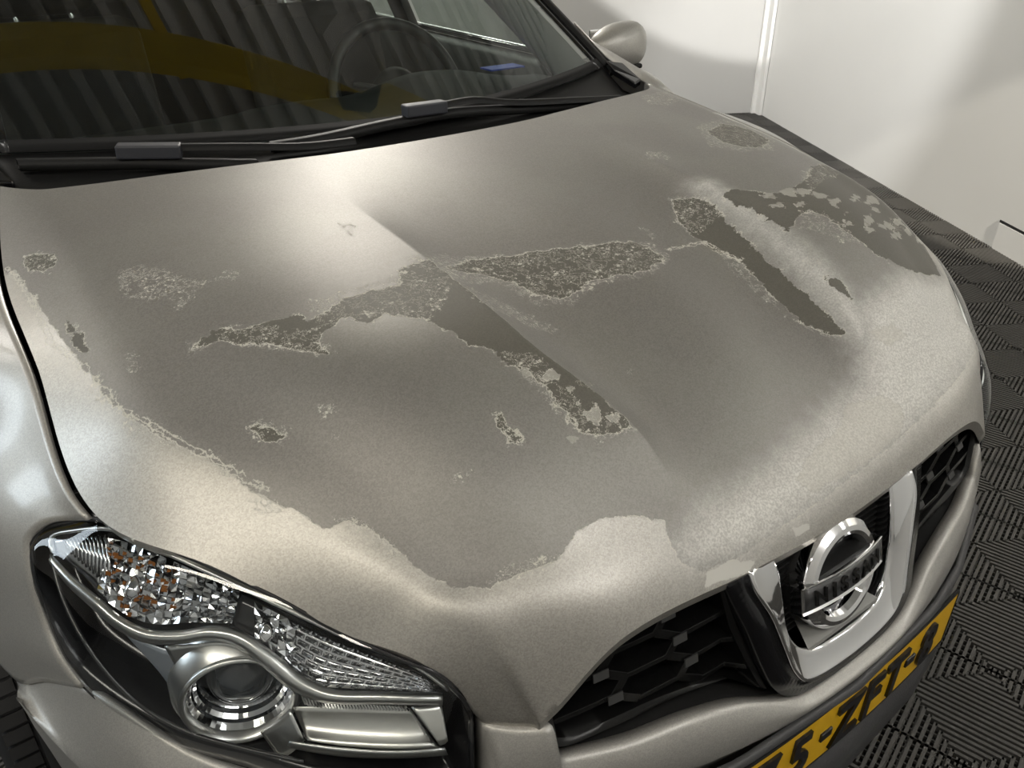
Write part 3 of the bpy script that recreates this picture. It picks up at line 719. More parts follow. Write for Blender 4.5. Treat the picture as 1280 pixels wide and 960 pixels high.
    sub(MB().grid(band([(514, 884), (540, 882), (552, 880)], [(550, 932), (556, 930), (560, 926)], .03, .02, 8, 8)), 'high_beam_end', mat('matt_reflector', (.75, .74, .70), .33, 1.), smooth=True, solid=.001)
    sub(MB().grid(band([(362, 926), (420, 934), (500, 938), (556, 934)], [(358, 934), (420, 945), (500, 948), (560, 944)], .018, .02, 30, 4, .003)), 'lower_trim', M_SATIN, smooth=True, solid=.001)
    sub(MB().grid(band([(325, 915), (345, 902), (362, 886)], [(350, 950), (366, 940), (380, 926)], .04, .03, 10, 6)), 'inner_link', M_SATIN, smooth=True, solid=.001)
    sub(MB().tube([L(*p, .012) for p in smooth_px([(66, 700), (76, 740), (100, 792), (135, 842), (180, 885), (235, 915), (300, 934), (380, 952)], 40)], .0022, 6), 'rim_line', mat('dark_trim', (.03, .03, .03), .2, coat=.5), smooth=True)
    sub(MB().grid(LG), 'lens', M_LENS, smooth=True)
    return h
head = headlight()
# mirror copy for the far side (shares mesh data, negative x scale)
def mirror_copy(src, parent, name=None):
    r = src.copy(); COL.objects.link(r); r.parent = parent
    r.scale.x = -1; r.location.x = -src.location.x
    for ch in list(src.children):
        c = ch.copy(); COL.objects.link(c); c.parent = r
    return r
mirror_copy(head, car)

# ---- bumper
def bumper():
    C = [  # x, y, z of the top edge (below grille, pillar, below headlight)
     (0, -.052, .637), (.05, -.052, .638), (.10, -.050, .643), (.135, -.044, .657), (.186, -.030, .677), (.25, -.016, .690), (.33, .004, .690), (.402, .030, .695),
     (.404, .036, .742), (.430, .052, .740), (.459, .078, .743), (.4605, .080, .66), (.50, .092, .660), (.56, .118, .668), (.64, .180, .688), (.70, .245, .705), (.769, .37, .728), (.806, .47, .667), (.845, .575, .600)]
    C = np.array(C)
    segs = [(C[:8], 34), (C[8:11], 8), (C[11:], 34)]
    C = np.concatenate([hermite(c_[:, 0], c_, np.linspace(c_[0, 0], c_[-1, 0], n_)) for c_, n_ in segs])
    rows = []
    kx = np.array([0, .1, .2, .3, .4, .5, .6, .7, .8, .86]); ky = np.array([-.060, -.056, -.042, -.018, .018, .064, .122, .2, .36, .57])
    for x, y, z in C:
        pf = hermite(kx, ky[:, None], np.array([x]))[0, 0]
        t = np.clip((z-.64)/.05, 0, 1); zf = .618+.01*min(1, x/.3)
        yb = min(y, pf+.03)
        zs = [z-.004, z, z-.006, z*.72+zf*.28, z*.35+zf*.65, zf+.003, zf-.012, .575, .50, .42, .34]
        ys = [y+.016, y, y-.005, y*.6+pf*.4-.007, y*.25+pf*.75-.006, pf-.003, pf+.004, pf+.022, pf+.04, pf+.055, pf+.09]
        rows.append([(x, a_, b_) for a_, b_ in zip(ys, zs)])
    return np.array(rows)
BG = bumper()
full = np.concatenate([mx(BG[::-1]), BG[1:]])
ob = MB().grid(full).build('bumper', M_PAINT, car, smooth=True, solid=.004, off=-1)
# lower black bumper section with the plate recess
lg = []
for x in np.linspace(-.46, .46, 41):
    ax_ = abs(x); pf = np.interp(ax_, [0, .2, .3, .46], [-.066, -.052, -.03, .03])
    lg.append([(x, pf+.006, .612), (x, pf-.004, .606), (x, pf+.004, .595), (x, pf+.012, .50), (x, pf+.004, .492), (x, pf-.006, .47), (x, pf-.008, .43), (x, pf+.01, .405), (x, pf+.08, .39)])
MB().grid(lg).build('lower_bumper', mat('dark_bumper', (.05, .05, .052), .45, noise=(50, .15), bump=(400, .2)), car, smooth=True, solid=.004)

# ---- licence plate
pl = empty('license_plate', (0, 0, 0)); pl.parent = car; pl.location = (0, -.05-.9, .55)
def platept(x, z, off=0): return (x, -.0605+abs(x)**2*.18-off, z)
G = [[platept(x, z) for z in (.503, .597)] for x in np.linspace(-.262, .262, 21)]
MB().grid(G).build('plate', M_YELLOW, pl, solid=.003, off=1)
edge = MB()
for zz in (.501, .599): edge.tube([platept(x, zz, .001) for x in np.linspace(-.265, .265, 21)], .0028, 6)
for xx in (-.265, .265): edge.tube([platept(xx, z, .001) for z in (.501, .599)], .0028, 6)
edge.build('plate_frame', M_BLACK, pl)
def text_mesh(ch, size, depth, bold=0.0):
    c = bpy.data.curves.new('t', 'FONT'); c.body = ch; c.size = size; c.extrude = depth; c.align_x = 'CENTER'; c.align_y = 'CENTER'; c.offset = bold
    c.resolution_u = 4
    o = bpy.data.objects.new('t', c); COL.objects.link(o); bpy.context.view_layer.update()
    m_ = bpy.data.meshes.new_from_object(o); bpy.data.objects.remove(o); bpy.data.curves.remove(c); return m_
def place_text(ch, name, parent, size, depth, origin, ex, ez, m, bold=0, sx=1.):
    me_ = text_mesh(ch, size, depth, bold); n = len(me_.vertices); co = np.empty(n*3); me_.vertices.foreach_get('co', co); co = co.reshape(-1, 3)
    ex = np.array(ex, float); ez = np.array(ez, float); ex /= np.linalg.norm(ex); ez /= np.linalg.norm(ez); nn = np.cross(ex, ez)
    cy = 0 if ch == '-' else (co[:, 1].max()+co[:, 1].min())/2
    cxm = (co[:, 0].max()+co[:, 0].min())/2
    w_ = np.array(origin)+(co[:, :1]-cxm)*sx*ex+(co[:, 1:2]-cy)*ez+co[:, 2:]*nn
    me_.vertices.foreach_set('co', w_.ravel()); me_.name = name
    return link(name, me_, m, parent, smooth=False)
PLATE_CHARS = (('7', -.158), ('5', -.098), ('-', -.046), ('Z', -.004), ('F', .052), ('T', .103), ('-', .144), ('8', .189))
for ch, x in PLATE_CHARS:
    if ch == '-':
        MB().box(platept(x, .55, .004), (.022, .004, .014)).build('dash_mark', M_INK, pl, bevel=.001); continue
    slope = 2*.18*abs(x)*np.sign(x)
    place_text(ch, 'character', pl, .102, .003, platept(x, .55, .004), (1, slope, 0), (0, 0, 1), M_INK, bold=.0022, sx=.82)

# ---- centre grille: chrome U, ribbed panel
Uo = [(.152, .012, .823), (.151, .000, .802), (.134, -.016, .764), (.118, -.031, .715), (.107, -.041, .683), (.092, -.046, .663), (.070, -.048, .655), (.04, -.050, .653), (0, -.051, .652)]
Ui = [(.113, .016, .821), (.110, .006, .80), (.107, -.004, .765), (.103, -.012, .730), (.094, -.020, .705), (.080, -.026, .689), (.062, -.030, .680), (.03, -.033, .677), (0, -.034, .676)]
uo = cr(Uo, 40); ui = cr(Ui, 40)
uo = np.concatenate([uo, mx(uo[::-1])[1:]]); ui = np.concatenate([ui, mx(ui[::-1])[1:]])
G = []
for a, b in zip(uo, ui):
    d = a-b; dd = d/np.linalg.norm(d)
    G.append([a+np.array([0, .022, 0])+dd*.002, a+np.array([0, .004, 0])+dd*.0015, a, a-dd*.003+np.array([0, .0015, 0]), b*.5+a*.5+np.array([0, .004, 0]), b+dd*.003, b, b+np.array([0, .004, 0]), b+np.array([0, .03, 0])])
chromeU = MB().grid(G).build('grille_trim', M_CHROME, car, smooth=True, solid=.002, off=0); chromeU['label'] = 'chrome U-shaped trim around the emblem'
# black surround outside the chrome
so = cr([(.184, .018, .822), (.174, .004, .785), (.162, -.010, .75), (.147, -.025, .70), (.134, -.036, .668), (.118, -.041, .652), (.09, -.045, .643), (.05, -.048, .640), (0, -.049, .639)], 40)
so = np.concatenate([so, mx(so[::-1])[1:]])
MB().grid([[a+np.array([0, .03, 0]), a, b+np.array([0, .006, 0])+0*(a-b), b+np.array([0, .03, 0])] for a, b in zip(so, uo)]).build('grille_surround', M_GLOSS, car, smooth=True, solid=.002, off=0)
# ribbed back panel
pan = empty('ribbed_panel'); pan.parent = car; pan.location = (0, -.9, 0)
MB().prism([(-.125, .042, .84), (.125, .042, .84), (.115, .012, .70), (-.115, .012, .70)], (0, .004, 0)).build('backing', M_BLACK, pan)
for k in range(17):
    z = .690+k*.0084; y = .010+(z-.70)*.21
    xw = .104+.012*min(1, (z-.70)/.08)
    r_ = MB()
    if z < .785:                                          # rib splits around the emblem stand
        MB().box((-(xw+.045)/2, y, z), (xw-.045, .012, .0040)).build('rib', M_BLACK, pan); r_.box(((xw+.045)/2, y, z), (xw-.045, .012, .0040))
    else: r_.box((0, y, z), (2*xw, .012, .0040))
    r_.build('rib', M_BLACK, pan)
# emblem
em = empty('emblem'); em.parent = car; em.location = (0, -.9, .75)
ec = np.array([-.002, -.010, .752]); tl = math.radians(14); ezv = np.array([0, math.sin(tl), math.cos(tl)]); exv = np.array([1., 0, 0]); eyv = np.array([0, -math.cos(tl), math.sin(tl)])   # eyv = outward
def E(x, z, o=0): return ec+exv*x+ezv*z+eyv*o
G = []
for t in np.linspace(0, 2*math.pi, 97):
    c, s = math.cos(t), math.sin(t)
    G.append([E(rx*c, rz*s, o) for rx, rz, o in ((.070, .071, -.020), (.070, .071, -.006), (.0685, .0695, -.001), (.062, .063, .005), (.056, .057, .0065), (.051, .052, .0045), (.047, .048, -.002), (.046, .047, -.012))])
MB().grid(G).build('ring', M_CHROME, em, smooth=True, sharp=25, weld=1e-6)
G = [[E(r*math.cos(t), r*math.sin(t), -.011-(.06-r)*.0) for r in (.001, .03, .06)] for t in np.linspace(0, 2*math.pi, 49)]
MB().grid(G).build('dish', mat('emblem_mirror', (.30, .30, .31), .06, 1.), em, smooth=True, solid=.002)
def barsec(x, dz, o):
    bow = .010*(1-(x/.08)**2)
    return E(x, dz, o+bow)
xs = np.linspace(-.0775, .0775, 25)
G = [[barsec(x, z, o) for z, o in ((.0175, -.012), (.0185, .001), (.0175, .0035), (.0150, .0015), (-.0150, .0015), (-.0175, .0035), (-.0185, .001), (-.0175, -.012))] for x in xs]
MB().grid(G).build('bar', M_CHROME, em, smooth=True, sharp=30)
G = [[barsec(x, z, .0022) for z in (.0142, -.0142)] for x in np.linspace(-.0735, .0735, 25)]
MB().grid(G).build('bar_panel', mat('emblem_black', (.040, .040, .041), .3), em, smooth=True, solid=.001)
for x in (-.078, .078): MB().add([barsec(x, z, o) for z, o in ((.0185, -.012), (.0185, .003), (-.0185, .003), (-.0185, -.012))], [(0, 1, 2, 3)]).build('bar_end', M_CHROME, em, solid=.002)
for ch, x in zip('NISSAN', (-.052, -.031, -.0135, .0085, .0305, .0535)):
    xx = x; sl = -2*.010*xx/.08**2
    ex = exv+eyv*sl
    place_text(ch, 'letter', em, .0265, .0014, barsec(xx, 0, .004), ex, ezv, mat('letter_black', (.004, .004, .004), .1, coat=1.), bold=.0008, sx=.98)
# stand behind the emblem
MB().lathe(E(0, 0, -.012), -eyv, [(.066, 0), (.072, .006), (.074, .018), (.078, .03)], 48).build('stand', M_BLACK, em, smooth=True)
MB().prism([(-.074, .004, .735), (-.052, -.02, .735), (.052, -.02, .735), (.074, .004, .735)], (0, .01, .04)).build('stand_wing', M_BLACK, em)
MB().prism([E(-.075, -.012, -.006), E(.075, -.012, -.006), E(.075, .012, -.006), E(-.075, .012, -.006)], -eyv*.024).build('arm', M_BLACK, em)
MB().prism([(-.070, -.030, .682), (.070, -.030, .682), (.050, .012, .694), (-.050, .012, .694)], (0, .002, .003)).build('base_ramp', mat('grey_satin', (.25, .25, .24), .4, .5), em)

# ---- side grilles
def gy(x): return .016+max(0, abs(x)-.16)**1.6*.28-max(0, .17-abs(x))*1.0
def grille(sg):
    g = empty('grille'); g.parent = car; g.location = (sg*.28, -.9, .75)
    top = cr([(.178, 0, .826), (.25, 0, .829), (.335, 0, .826), (.376, 0, .806), (.396, 0, .776), (.402, 0, .75)], 40)
    bot = cr([(.142, 0, .663), (.19, 0, .680), (.25, 0, .693), (.33, 0, .697), (.385, 0, .700), (.397, 0, .706)], 40)
    def P(x, z, o=0): return (sg*x, gy(x)+(z-.75)*.12+o, z)
    xs_ = np.linspace(.13, .40, 30)
    zt_ = np.interp(xs_, top[:, 0], top[:, 2]); zb_ = np.interp(xs_, bot[:, 0], bot[:, 2])
    MB().grid([[P(x, zb-.01, .075), P(x, zt, .075)] for x, zt, zb in zip(xs_, zt_, zb_)]).build('backing', mat('void_black', (.003, .003, .003), .8), g, solid=.002)
    # frame
    fr = [P(x, z, .004) for x, z in [(.176, .685), (.172, .75), (.174, .818)]]
    loop = [P(.140, .664), P(.152, .70), P(.166, .75), P(.184, .824)]+[P(p[0], p[2]) for p in top[3:]]+[P(p[0], p[2]) for p in bot[::-1]]
    lp = np.array(loop)
    cen = lp.mean(0); cen[1] = 0
    G = []
    for p in np.vstack([lp, lp[:1]]):
        d = cen-p; d[1] = 0; d /= np.linalg.norm(d)
        G.append([p-d*.004+np.array([0, .03, 0]), p-d*.004+np.array([0, -.001, 0]), p+d*.0, p+d*.005+np.array([0, .003, 0]), p+d*.007+np.array([0, .05, 0])])
    MB().grid(G).build('frame', mat('grille_frame', (.004, .004, .004), .3, spec=.4), g, smooth=True, sharp=40)
    # hexagonal slats
    def inside(x, z): return np.interp(x, bot[:, 0], bot[:, 2])+.004 < z < np.interp(x, top[:, 0], top[:, 2])-.003
    rows = [.690, .729, .768, .807]
    def bx(z, k):   # column boundaries lean with height
        return [None, .222+(z-.70)*.42, .30+(z-.70)*.42][k]
    M_G = mat('grille_black', (.005, .005, .005), .25, spec=.4, bump=(300, .1))
    def bar(x0, z0, x1, z1, nm, w=.0065, dep=.040):
        n = max(2, int(abs(x1-x0)/.02)+2); Gs = []
        for t in np.linspace(0, 1, n):
            x = x0+(x1-x0)*t; z = z0+(z1-z0)*t
            tx = np.array([x1-x0, z1-z0]); tx /= np.linalg.norm(tx); nx, nz = -tx[1]*w/2, tx[0]*w/2
            Gs.append([P(x+nx, z+nz, dep), P(x+nx, z+nz, .004), P(x-nx, z-nz, .004), P(x-nx*1.8, z-nz*1.8, dep)])
        MB().grid(Gs).build(nm, M_G, g, bevel=.0006)
    def clip(x0, x1, z):
        xs = [x for x in np.linspace(x0, x1, 40) if inside(x, z)]
        return (xs[0], xs[-1]) if len(xs) > 2 else None
    LK = .011
    for j, z in enumerate(rows+[.846]):
        # inner column
        for (k0, k1, dz) in ((0, 1, 0.0), (1, 2, -.0195), (2, 3, 0.0)):
            zz = z+dz
            x0 = .150+(zz-.68)*.24 if k0 == 0 else bx(zz, k0)+LK; x1 = .398 if k1 == 3 else bx(zz, k1)-LK
            c = clip(x0, x1, zz)
            if c: bar(c[0], zz, c[1], zz, 'slat')
        for k in (1, 2):
            for d_ in (-.0195, .0195):
                zi = z; zo = z+d_   # even columns at z, middle column at z-.0195
                if k == 1: a = (bx(z, 1)-LK, z); b = (bx(z+d_, 1)+LK, z+d_)
                else: a = (bx(z+d_, 2)-LK, z+d_); b = (bx(z, 2)+LK, z)
                if inside(*a) and inside(*b): bar(a[0], a[1], b[0], b[1], 'link', w=.0105, dep=.030)
                if d_ < 0 and inside(*a) and inside(*b):
                    q_ = a if k == 1 else b; o_ = -1 if k == 1 else 1
                    MB().add([P(q_[0]-.009, q_[1]+.004, .002), P(q_[0]+.009, q_[1]+.004, .002), P(q_[0]+.011, q_[1]-.004, -.001), P(q_[0]-.007, q_[1]-.004, -.001)], [(0, 1, 2, 3)]).build('joint_facet_lit', mat('grille_facet_lit', (.03, .03, .03), .45), g, solid=.002)  # lighter black: light caught by the link ends put into the colour
    return g
grille(-1); grille(1)
# dark backing behind the grille area (radiator)
MB().box((0, .17, .68), (.86, .02, .30)).build('radiator', mat('void_black', (.003, .003, .003), .8), car)

ag = BG[BG[:, 0, 0] <= .455]; ag = np.concatenate([mx(ag[::-1]), ag[1:]])
MB().grid([[r_[0]+np.array([0, -.004, -.002]), (r_[0][0], r_[0][1]+.03, min(r_[0][2], .70)-.010), (r_[0][0], .19, .60)] for r_ in ag]).build('air_guide', mat('void_black', (.003, .003, .003), .8), car, solid=.002)
# ---- windscreen, cowl, pillars, roof
def wsy(x): return 1.015+.30*abs(x)**2.0*1.35
def WS(x, t):  # t 0 base .. 1 top
    y0 = wsy(x); z0 = 1.088+.03*abs(x)
    return np.array([x*(1-.13*t), y0+.72*t-.10*abs(x)**2*t, z0+.43*t-.02*t*t])
G = [[WS(x, t) for t in np.linspace(0, 1, 16)] for x in np.linspace(-.655, .655, 41)]
wsobj = MB().grid(G).build('windshield', M_GLASS, car, smooth=True)
def WP(u, v, off=.0):
    """point on the windscreen under picture point"""
    C, d = ray(u, v); h = WB.ray_cast(Vector(C), Vector(d).normalized()); p = np.array(h[0]); return p+np.array([0, -.5, .86])*off
Gv = np.array([[WS(x, t) for t in np.linspace(-.15, 1.1, 26)] for x in np.linspace(-.8, .8, 41)])
WB = BVHTree.FromPolygons([tuple(v) for v in Gv.reshape(-1, 3)], [(i*26+j, i*26+j+1, (i+1)*26+j+1, (i+1)*26+j) for i in range(40) for j in range(25)])
# black frit band edge along the sides and base
for sg in (-1, 1):
    MB().grid([[WS(sg*x, t)+np.array([0, 0, .0005]) for x in (.625, .660)] for t in np.linspace(0, 1, 16)]).build('glass_edge', M_GLOSS, car, smooth=True, solid=.002)
MB().grid([[WS(x, t)+np.array([0, 0, .0005]) for t in (0, .035)] for x in np.linspace(-.655, .655, 41)]).build('glass_edge', mat('dull_black', (.006, .006, .006), .75, spec=.2), car, smooth=True, solid=.002)
# cowl
G = []
for x in np.linspace(-.66, .66, 41):
    e = np.interp(abs(x), [0, .215, .262, .42, .56, .635, .66], [.862, .885, .895, .935, .972, 1.01, 1.05]); w0 = WS(x, 0)
    G.append([(x, e-.03, 1.072-.02*abs(x)), (x, e+.012, 1.068-.02*abs(x)), (x, (e+w0[1])/2, 1.062), (x, w0[1]-.02, w0[2]-.018), (x, w0[1]+.003, w0[2]-.003)])
MB().grid(G).build('cowl', M_BLACK, car, smooth=True, solid=.003)
# A pillars, outer
for sg in (-1, 1):
    def S_(x, y, z): return np.array([sg*x, y, z])
    ts2 = np.linspace(0, 1, 14)
    glassE = np.array([WS(.657, t) for t in ts2])
    out1 = np.array([WS(.657, t)+np.array([.022, .004, .004]) for t in ts2])
    out2 = np.array([WS(.657, t)+np.array([.060, .03, -.012]) for t in ts2])
    out3 = np.array([WS(.657, t)+np.array([.085, .08, -.05]) for t in ts2])
    lo = 3
    f = lambda A: A if sg == 1 else mx(A)
    MB().grid(np.stack([f(glassE), f((glassE+out1)/2+np.array([0, 0, .004])), f(out1)], 1)).build('pillar_seal', M_BLACK, car, smooth=True, solid=.002)
    MB().grid(np.stack([f(out1+np.array([0, 0, .001])), f((out1*.55+out2*.45)+np.array([0, 0, .010])), f(out1*.2+out2*.8+np.array([0, 0, .006]))], 1)[4:]).build('pillar_trim', mat('pale_metal_trim', (.8, .78, .74), .3, .6), car, smooth=True, solid=.002)
    MB().grid(np.stack([f(out1*.5+out2*.5), f(out2), f(out3)], 1)).build('pillar', M_PAINT, car, smooth=True, solid=.002)
    # black corner filler between fender, bonnet and pillar
    MB().prism([S_(.640, 1.06, 1.075), S_(.672, 1.075, 1.078), S_(.700, 1.17, 1.10), S_(.668, 1.20, 1.105), S_(.655, 1.15, 1.09)], (0, 0, .014)).build('corner_cap', M_GLOSS, car, bevel=.003)
    # fender top / scuttle strip behind the bonnet corner
    MB().grid([[S_(.680, 1.03, 1.078), S_(.705, 1.0, 1.068), S_(.74, 1.02, 1.03), S_(.80, 1.08, .94)], [S_(.678, 1.12, 1.098), S_(.71, 1.10, 1.10), S_(.76, 1.12, 1.085), S_(.84, 1.2, 1.0)], [S_(.690, 1.22, 1.124), S_(.725, 1.22, 1.124), S_(.78, 1.25, 1.10), S_(.86, 1.3, 1.0)], [S_(.695, 1.35, 1.19), S_(.72, 1.36, 1.16), S_(.79, 1.4, 1.09), S_(.87, 1.4, 1.0)]]).build('fender_corner', M_PAINT, car, smooth=True, solid=.004)
    # inner pillar trim (pale)
    MB().grid(np.stack([f(np.array([WS(.628, t)+np.array([0, .01, -.012]) for t in ts2])), f(np.array([WS(.64, t)+np.array([-.012, .09, -.06]) for t in ts2])), f(np.array([WS(.657, t)+np.array([.03, .14, -.10]) for t in ts2]))], 1)).build('pillar_lining', M_TRIM, car, smooth=True, solid=.004)
# roof
rt = [[(x*(1-.04*abs(t-.4)), 1.74+2.1*t-.10*abs(x)**2, 1.50+.07*math.sin(math.pi*min(1, t*1.1+.1))-.10*abs(x)**2.2) for t in np.linspace(0, 1, 14)] for x in np.linspace(-.60, .60, 15)]
MB().grid(rt).build('roof', M_PAINT, car, smooth=True, solid=.02, off=-1)
MB().grid([[(x, 3.85, 1.45), (x, 4.1, 1.05), (x, 4.15, .5)] for x in (-.6, 0, .6)]).build('tailgate', M_PAINT, car, smooth=True, solid=.02)
# door shells + side windows
for sg in (-1, 1):
    def S_(x, y, z): return (sg*x, y, z)
    D = [[S_(.885, y, .35), S_(.89, y, .75), S_(.86, y, .98), S_(.80, y, 1.06+.03*(y-1.3)/2)] for y in np.linspace(1.46, 4.0, 12)]
    MB().grid(D).build('door_shell', M_PAINT, car, smooth=True, solid=.006)
    D = [[S_(.79, y, 1.065+.03*(y-1.3)/2), S_(.74, y, 1.05+.03*(y-1.3)/2), S_(.70, y, .9), S_(.70, y, .45)] for y in np.linspace(1.3, 3.9, 12)]
    MB().grid(D).build('door_lining', M_DASH, car, smooth=True, solid=.006)
    MB().tube([S_(.795, y, 1.075+.03*(y-1.3)/2) for y in np.linspace(1.45, 3.8, 12)], .011, 8).build('belt_trim', M_CHROME, car, smooth=True)
    for y0, y1 in ((1.62, 2.28), (2.40, 3.1)):
        n = 8
        zt1 = lambda y: min(1.46, 1.10+(y-1.36)*.62)
        MB().grid([[S_(.785, y, 1.08+.03*(y-1.3)/2), S_(.63, y+.02, zt1(y))] for y in np.linspace(y0-(.2 if y0 < 2 else 0), y1, n)]).build('side_window', M_GLASS, car, smooth=True)
    for y0 in (2.30, 3.12):
        MB().prism([S_(.79, y0, 1.08), S_(.79, y0+.10, 1.08), S_(.62, y0+.10, 1.47), S_(.62, y0, 1.47)], (sg*-.03, 0, 0)).build('door_pillar', M_DASH, car)
    MB().tube([S_(.62, 1.72, 1.44), S_(.615, 2.2, 1.50), S_(.61, 3.0, 1.49), S_(.60, 3.8, 1.40)], .035, 10).build('roof_rail', M_PAINT, car, smooth=True)
    # small front quarter frame
    MB().tube([S_(.79, 1.62, 1.09), S_(.70, 1.66, 1.28)], .012, 8).build('quarter_frame', M_BLACK, car, smooth=True)
# headlining + floor inside
MB().box((0, 2.7, .45), (1.4, 2.6, .04)).build('cabin_floor', M_SEAT, car)
MB().box((0, 3.95, .9), (1.3, .04, .9)).build('boot_panel', M_SEAT, car)
MB().grid([[(x, 1.80, 1.47-.08*x*x), (x, 3.8, 1.46-.08*x*x)] for x in np.linspace(-.56, .56, 7)]).build('headlining', M_TRIM, car, smooth=True, solid=.004)
MB().box((0, 1.1, .82), (1.36, .03, .44)).build('firewall', M_BLACK, car)
# dash
prof = [(1.03, 1.055), (1.12, 1.055), (1.30, 1.050), (1.48, 1.045), (1.58, 1.03), (1.64, .98), (1.67, .90), (1.66, .75), (1.60, .55)]
G = []
for x in np.linspace(-.69, .69, 33):
    bump_ = .045*math.exp(-((x-.37)/.17)**2); cen_ = .012*math.exp(-((x)/.12)**4)
    sh_ = 1.35*.3*abs(x)**2
    G.append([(x, y+sh_*max(0, 1-(y-1.03)/.5), z+(bump_ if 1.4 < y < 1.66 else bump_*.2)*(1 if z > .9 else 0)+cen_*(z > .95)) for y, z in prof])
dash = MB().grid(G).build('dashboard', M_DASH, car, smooth=True, solid=.004)
# vent strip at the dash left corner
vt = MB()
for k in range(24): 
    p = WP(26+k*1.6, 192+k*.05); p = p+np.array([0, .03, -.028]); vt.box(p, (.0022, .03, .003))
vt.build('defroster_slots', M_SATIN, car)
# seats
def seat(x, y0=2.05, wide=.48, name='seat'):
    st = empty(name); st.parent = car; st.location = (x, y0-.9, .5)
    def rb(c, s_, nm, m=M_SEAT, bev=.05, R=None): return MB().box(c, s_, R).build(nm, m, st, bevel=bev, smooth=True)
    a = math.radians(14); R = np.array([[1, 0, 0], [0, math.cos(a), math.sin(a)], [0, -math.sin(a), math.cos(a)]])
    rb((x, y0-.10, .62), (wide, .50, .14), 'cushion'); rb((x, y0+.16, .92), (wide*.96, .11, .56), 'backrest', R=R)
    rb((x, y0+.25, 1.285), (.27, .09, .17), 'headrest', bev=.04, R=R)
    for dx in (-.067, .067): MB().tube([(x+dx, y0+.215, 1.15), (x+dx, y0+.24, 1.25)], .006, 8).build('headrest_post', M_CHROME, st, smooth=True)
    return st
seat(-.37); seat(.37)
bench = empty('rear_bench'); bench.parent = car; bench.location = (0, 2.1, .5)
MB().box((0, 2.95, .62), (1.3, .5, .16)).build('cushion', M_SEAT, bench, bevel=.05, smooth=True)
MB().box((0, 3.25, .92), (1.3, .12, .56)).build('backrest', M_SEAT, bench, bevel=.05, smooth=True)
for x in (-.42, .42): MB().box((x, 3.28, 1.27), (.26, .09, .14)).build('headrest', M_SEAT, bench, bevel=.04, smooth=True)
# steering wheel
sw = empty('steering_wheel'); sw.parent = car; sw.location = (.37, 1.70-.9, 1.0)
wc = np.array([.37, 1.70, 1.0]); wa = math.radians(24); wn = np.array([0, math.cos(wa), -math.sin(wa)]); wu = np.array([0, math.sin(wa), math.cos(wa)]); wx = np.array([1., 0, 0])
M_LEATH = mat('wheel_leather', (.014, .014, .015), .35, bump=(300, .2))
MB().tube([wc+.188*(wx*math.cos(t)+wu*math.sin(t)) for t in np.linspace(0, 2*math.pi, 61)[:-1]], .0165, 12, closed=True).build('rim', M_LEATH, sw, smooth=True)
MB().lathe(wc, wn, [(.001, -.02), (.06, -.016), (.075, 0), (.07, .04)], 30).build('hub', M_DASH, sw, smooth=True)
for t in (0, math.pi, -math.pi/2):
    d = wx*math.cos(t)+wu*math.sin(t); MB().beam(wc+d*.06, wc+d*.185, .012, .035, up=wn).build('spoke', M_SATIN, sw, bevel=.004)
MB().tube([wc+wn*.03, wc+wn*-.2+np.array([0, -.05, -.05])], .035, 12).build('column', M_DASH, sw, smooth=True)
for sx, nm in ((-1, 'stalk'), (1, 'stalk')): MB().tube([wc+wn*-.05+wx*sx*.04, wc+wn*-.05+wx*sx*.15+wu*.03], .008, 8).build(nm, M_DASH, sw, smooth=True)
# door mirrors
for sg in (-1, 1):
    m_ = empty('side_mirror'); m_.parent = car; m_.location = (sg*.93, 1.42-.9, 1.1)
    G = []
    for a in np.linspace(0, math.pi, 20):
        G.append([])
        for b in np.linspace(0, 2*math.pi, 28):
            x = math.sin(a)*math.cos(b); z = math.sin(a)*math.sin(b); y = -math.cos(a)
            ex = .098*np.sign(x)*abs(x)**.8; ez = .060*np.sign(z)*abs(z)**.85*(1+.25*x)
            G[-1].append((sg*(.905+ex), 1.42+(.06*y if y < 0 else .03*y), 1.108+ez))
    MB().grid(G).build('shell', M_PAINT, m_, smooth=True)
    MB().box((sg*.905, 1.448, 1.108), (.15, .006, .085)).build('mirror_glass', M_CHROME, m_, bevel=.002)
    MB().beam((sg*.80, 1.43, 1.06), (sg*.90, 1.43, 1.07), .05, .035).build('arm', M_BLACK, m_, bevel=.006)
    MB().box((sg*.92, 1.41, 1.054), (.10, .07, .014)).build('underside', M_BLACK, m_, bevel=.006)
# wipers
def wiper(blade, conn, arm, name='wiper'):
    wq = empty(name); wq.parent = car; o = WP(*conn[0]); wq.location = (o[0], o[1]-.9, o[2])
    bl = [WP(*p, .012) for p in smooth_px(blade, 24)]
    G = []
    for p in bl: G.append([p+np.array([0, .012, -.004]), p+np.array([0, .006, .008]), p+np.array([0, -.006, .006]), p+np.array([0, -.012, -.008]), p+np.array([0, 0, -.012])])
    MB().grid(G).build('blade', M_BLACK, wq, smooth=True)
    MB().tube([WP(*p, .003) for p in smooth_px(blade, 24)], .003, 6).build('blade_rubber', M_RUBBER, wq)
    c = [WP(*p, .026) for p in conn]
    MB().beam(c[0], c[1], .028, .022).build('connector', mat('connector_grey', (.035, .037, .045), .5), wq, bevel=.003)
    a = [WP(*p, .028) for p in smooth_px(arm, 16)]
    G = [[p+np.array([0, .009, -.006]), p+np.array([0, .006, .004]), p+np.array([0, -.006, .004]), p+np.array([0, -.009, -.006])] for p in a]
    MB().grid(G).build('arm', M_BLACK, wq, smooth=True)
    return wq
wiper([(24, 212), (90, 211), (160, 210), (240, 211), (322, 212)], [(148, 204), (228, 203)], [(225, 199), (300, 198), (380, 197), (440, 190)])
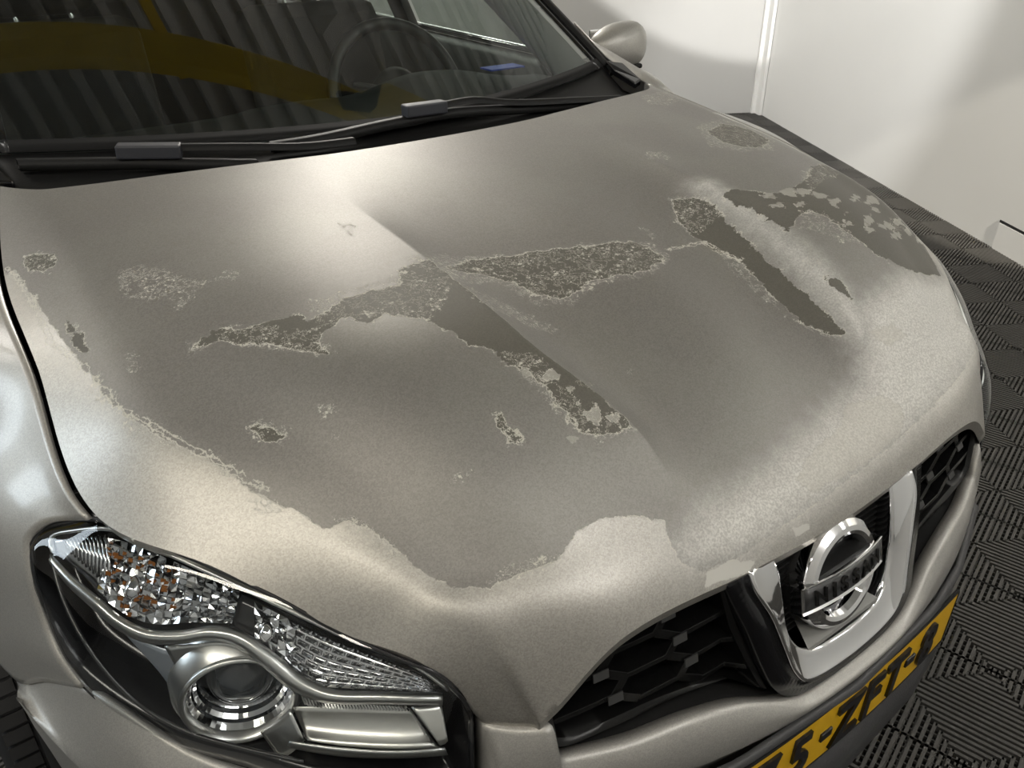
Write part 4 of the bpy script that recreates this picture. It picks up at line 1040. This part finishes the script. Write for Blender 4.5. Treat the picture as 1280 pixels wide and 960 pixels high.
wiper([(338, 190), (400, 180), (480, 162), (560, 147), (650, 141), (748, 134)], [(502, 153), (552, 146)], [(545, 146), (590, 138), (630, 141), (720, 137), (770, 134)])
# tyre and arch liner
ty = empty('wheel'); ty.parent = car; ty.location = (-.79, 0, .34)
def wheel(sg, parent, full=True):
    c = np.array([sg*.79, .90, .335]); R = .335; W = .108
    mb = MB(); pf = [(-W, R-.06), (-W-.004, R-.03), (-W+.008, R-.010), (-W+.02, R-.003), (W-.02, R-.003), (W-.008, R-.010), (W+.004, R-.03), (W, R-.06), (W-.02, R-.12)]
    G = [[c+np.array([x, r*math.cos(t), r*math.sin(t)]) for x, r in pf] for t in np.linspace(0, 2*math.pi, 73)]
    mb.grid(G).build('tyre', M_RUBBER, parent, smooth=True)
    tb = MB(); n = 96
    for row, (x0, x1) in enumerate(((-.098, -.066), (-.058, -.024), (-.016, .016), (.024, .058), (.066, .098))):
        for k in range(n):
            t = 2*math.pi*(k+.5*(row % 2))/n; rr = R+.001-(.003 if row in (0, 4) else 0)
            rad = np.array([0, math.cos(t), math.sin(t)]); tan = np.array([0, -math.sin(t), math.cos(t)])
            tb.box(c+np.array([(x0+x1)/2, 0, 0])+rad*rr, (x1-x0, 2*math.pi*R/n*.80, .010), np.array([[1, 0, 0], tan, rad]).T)
    tb.build('tread_blocks', M_RUBBER, parent)
    mb2 = MB().lathe(c, (sg, 0, 0), [(.05, .03), (.19, .05), (.225, .09), (.235, .10)], 36); mb2.build('rim', M_SATIN, parent, smooth=True)
wheel(-1, ty)
ty2 = empty('wheel'); ty2.parent = car; ty2.location = (.79, 0, .34); wheel(1, ty2)
for y_ in (3.5,):
    pass
for sg in (-1, 1):
    MB().grid([[(sg*x, .90+.40*math.cos(t), .36+.40*math.sin(t)) for x in (.60, .70, .80, .845)] for t in np.linspace(0, math.pi, 24)]).build('arch_liner', M_RUBBER, car, smooth=True, solid=.004)
MB().box((0, 2.0, .30), (1.5, 2.6, .12)).build('underbody', M_RUBBER, car)
MB().box((0, .55, .33), (.9, .6, .06)).build('engine_undertray', M_RUBBER, car)

# ---- things lying on the dashboard
bc = Z(628, 84, 1.062)
c_ = empty('card', tuple(bc), 'bright blue card lying on the dashboard behind the windscreen', 'card')
MB().box(tuple(bc+np.array([0, 0, 0])), (.11, .055, .004)).build('sheet', M_BLUE, c_)
kc = Z(655, 98, 1.06)
k_ = empty('dash_ornament', tuple(kc), 'small dark metal ornament on the dashboard beside the blue card', 'ornament')
MB().lathe(kc, (0, 0, 1), [(.012, 0), (.014, .006), (.006, .012), (.012, .022), (.010, .032), (.001, .036)], 16).build('body', M_SATIN, k_, smooth=True)
MB().lathe(kc+np.array([.03, -.012, 0]), (0, 0, 1), [(.008, 0), (.010, .005), (.004, .012), (.001, .016)], 14).build('base', M_SATIN, k_, smooth=True)
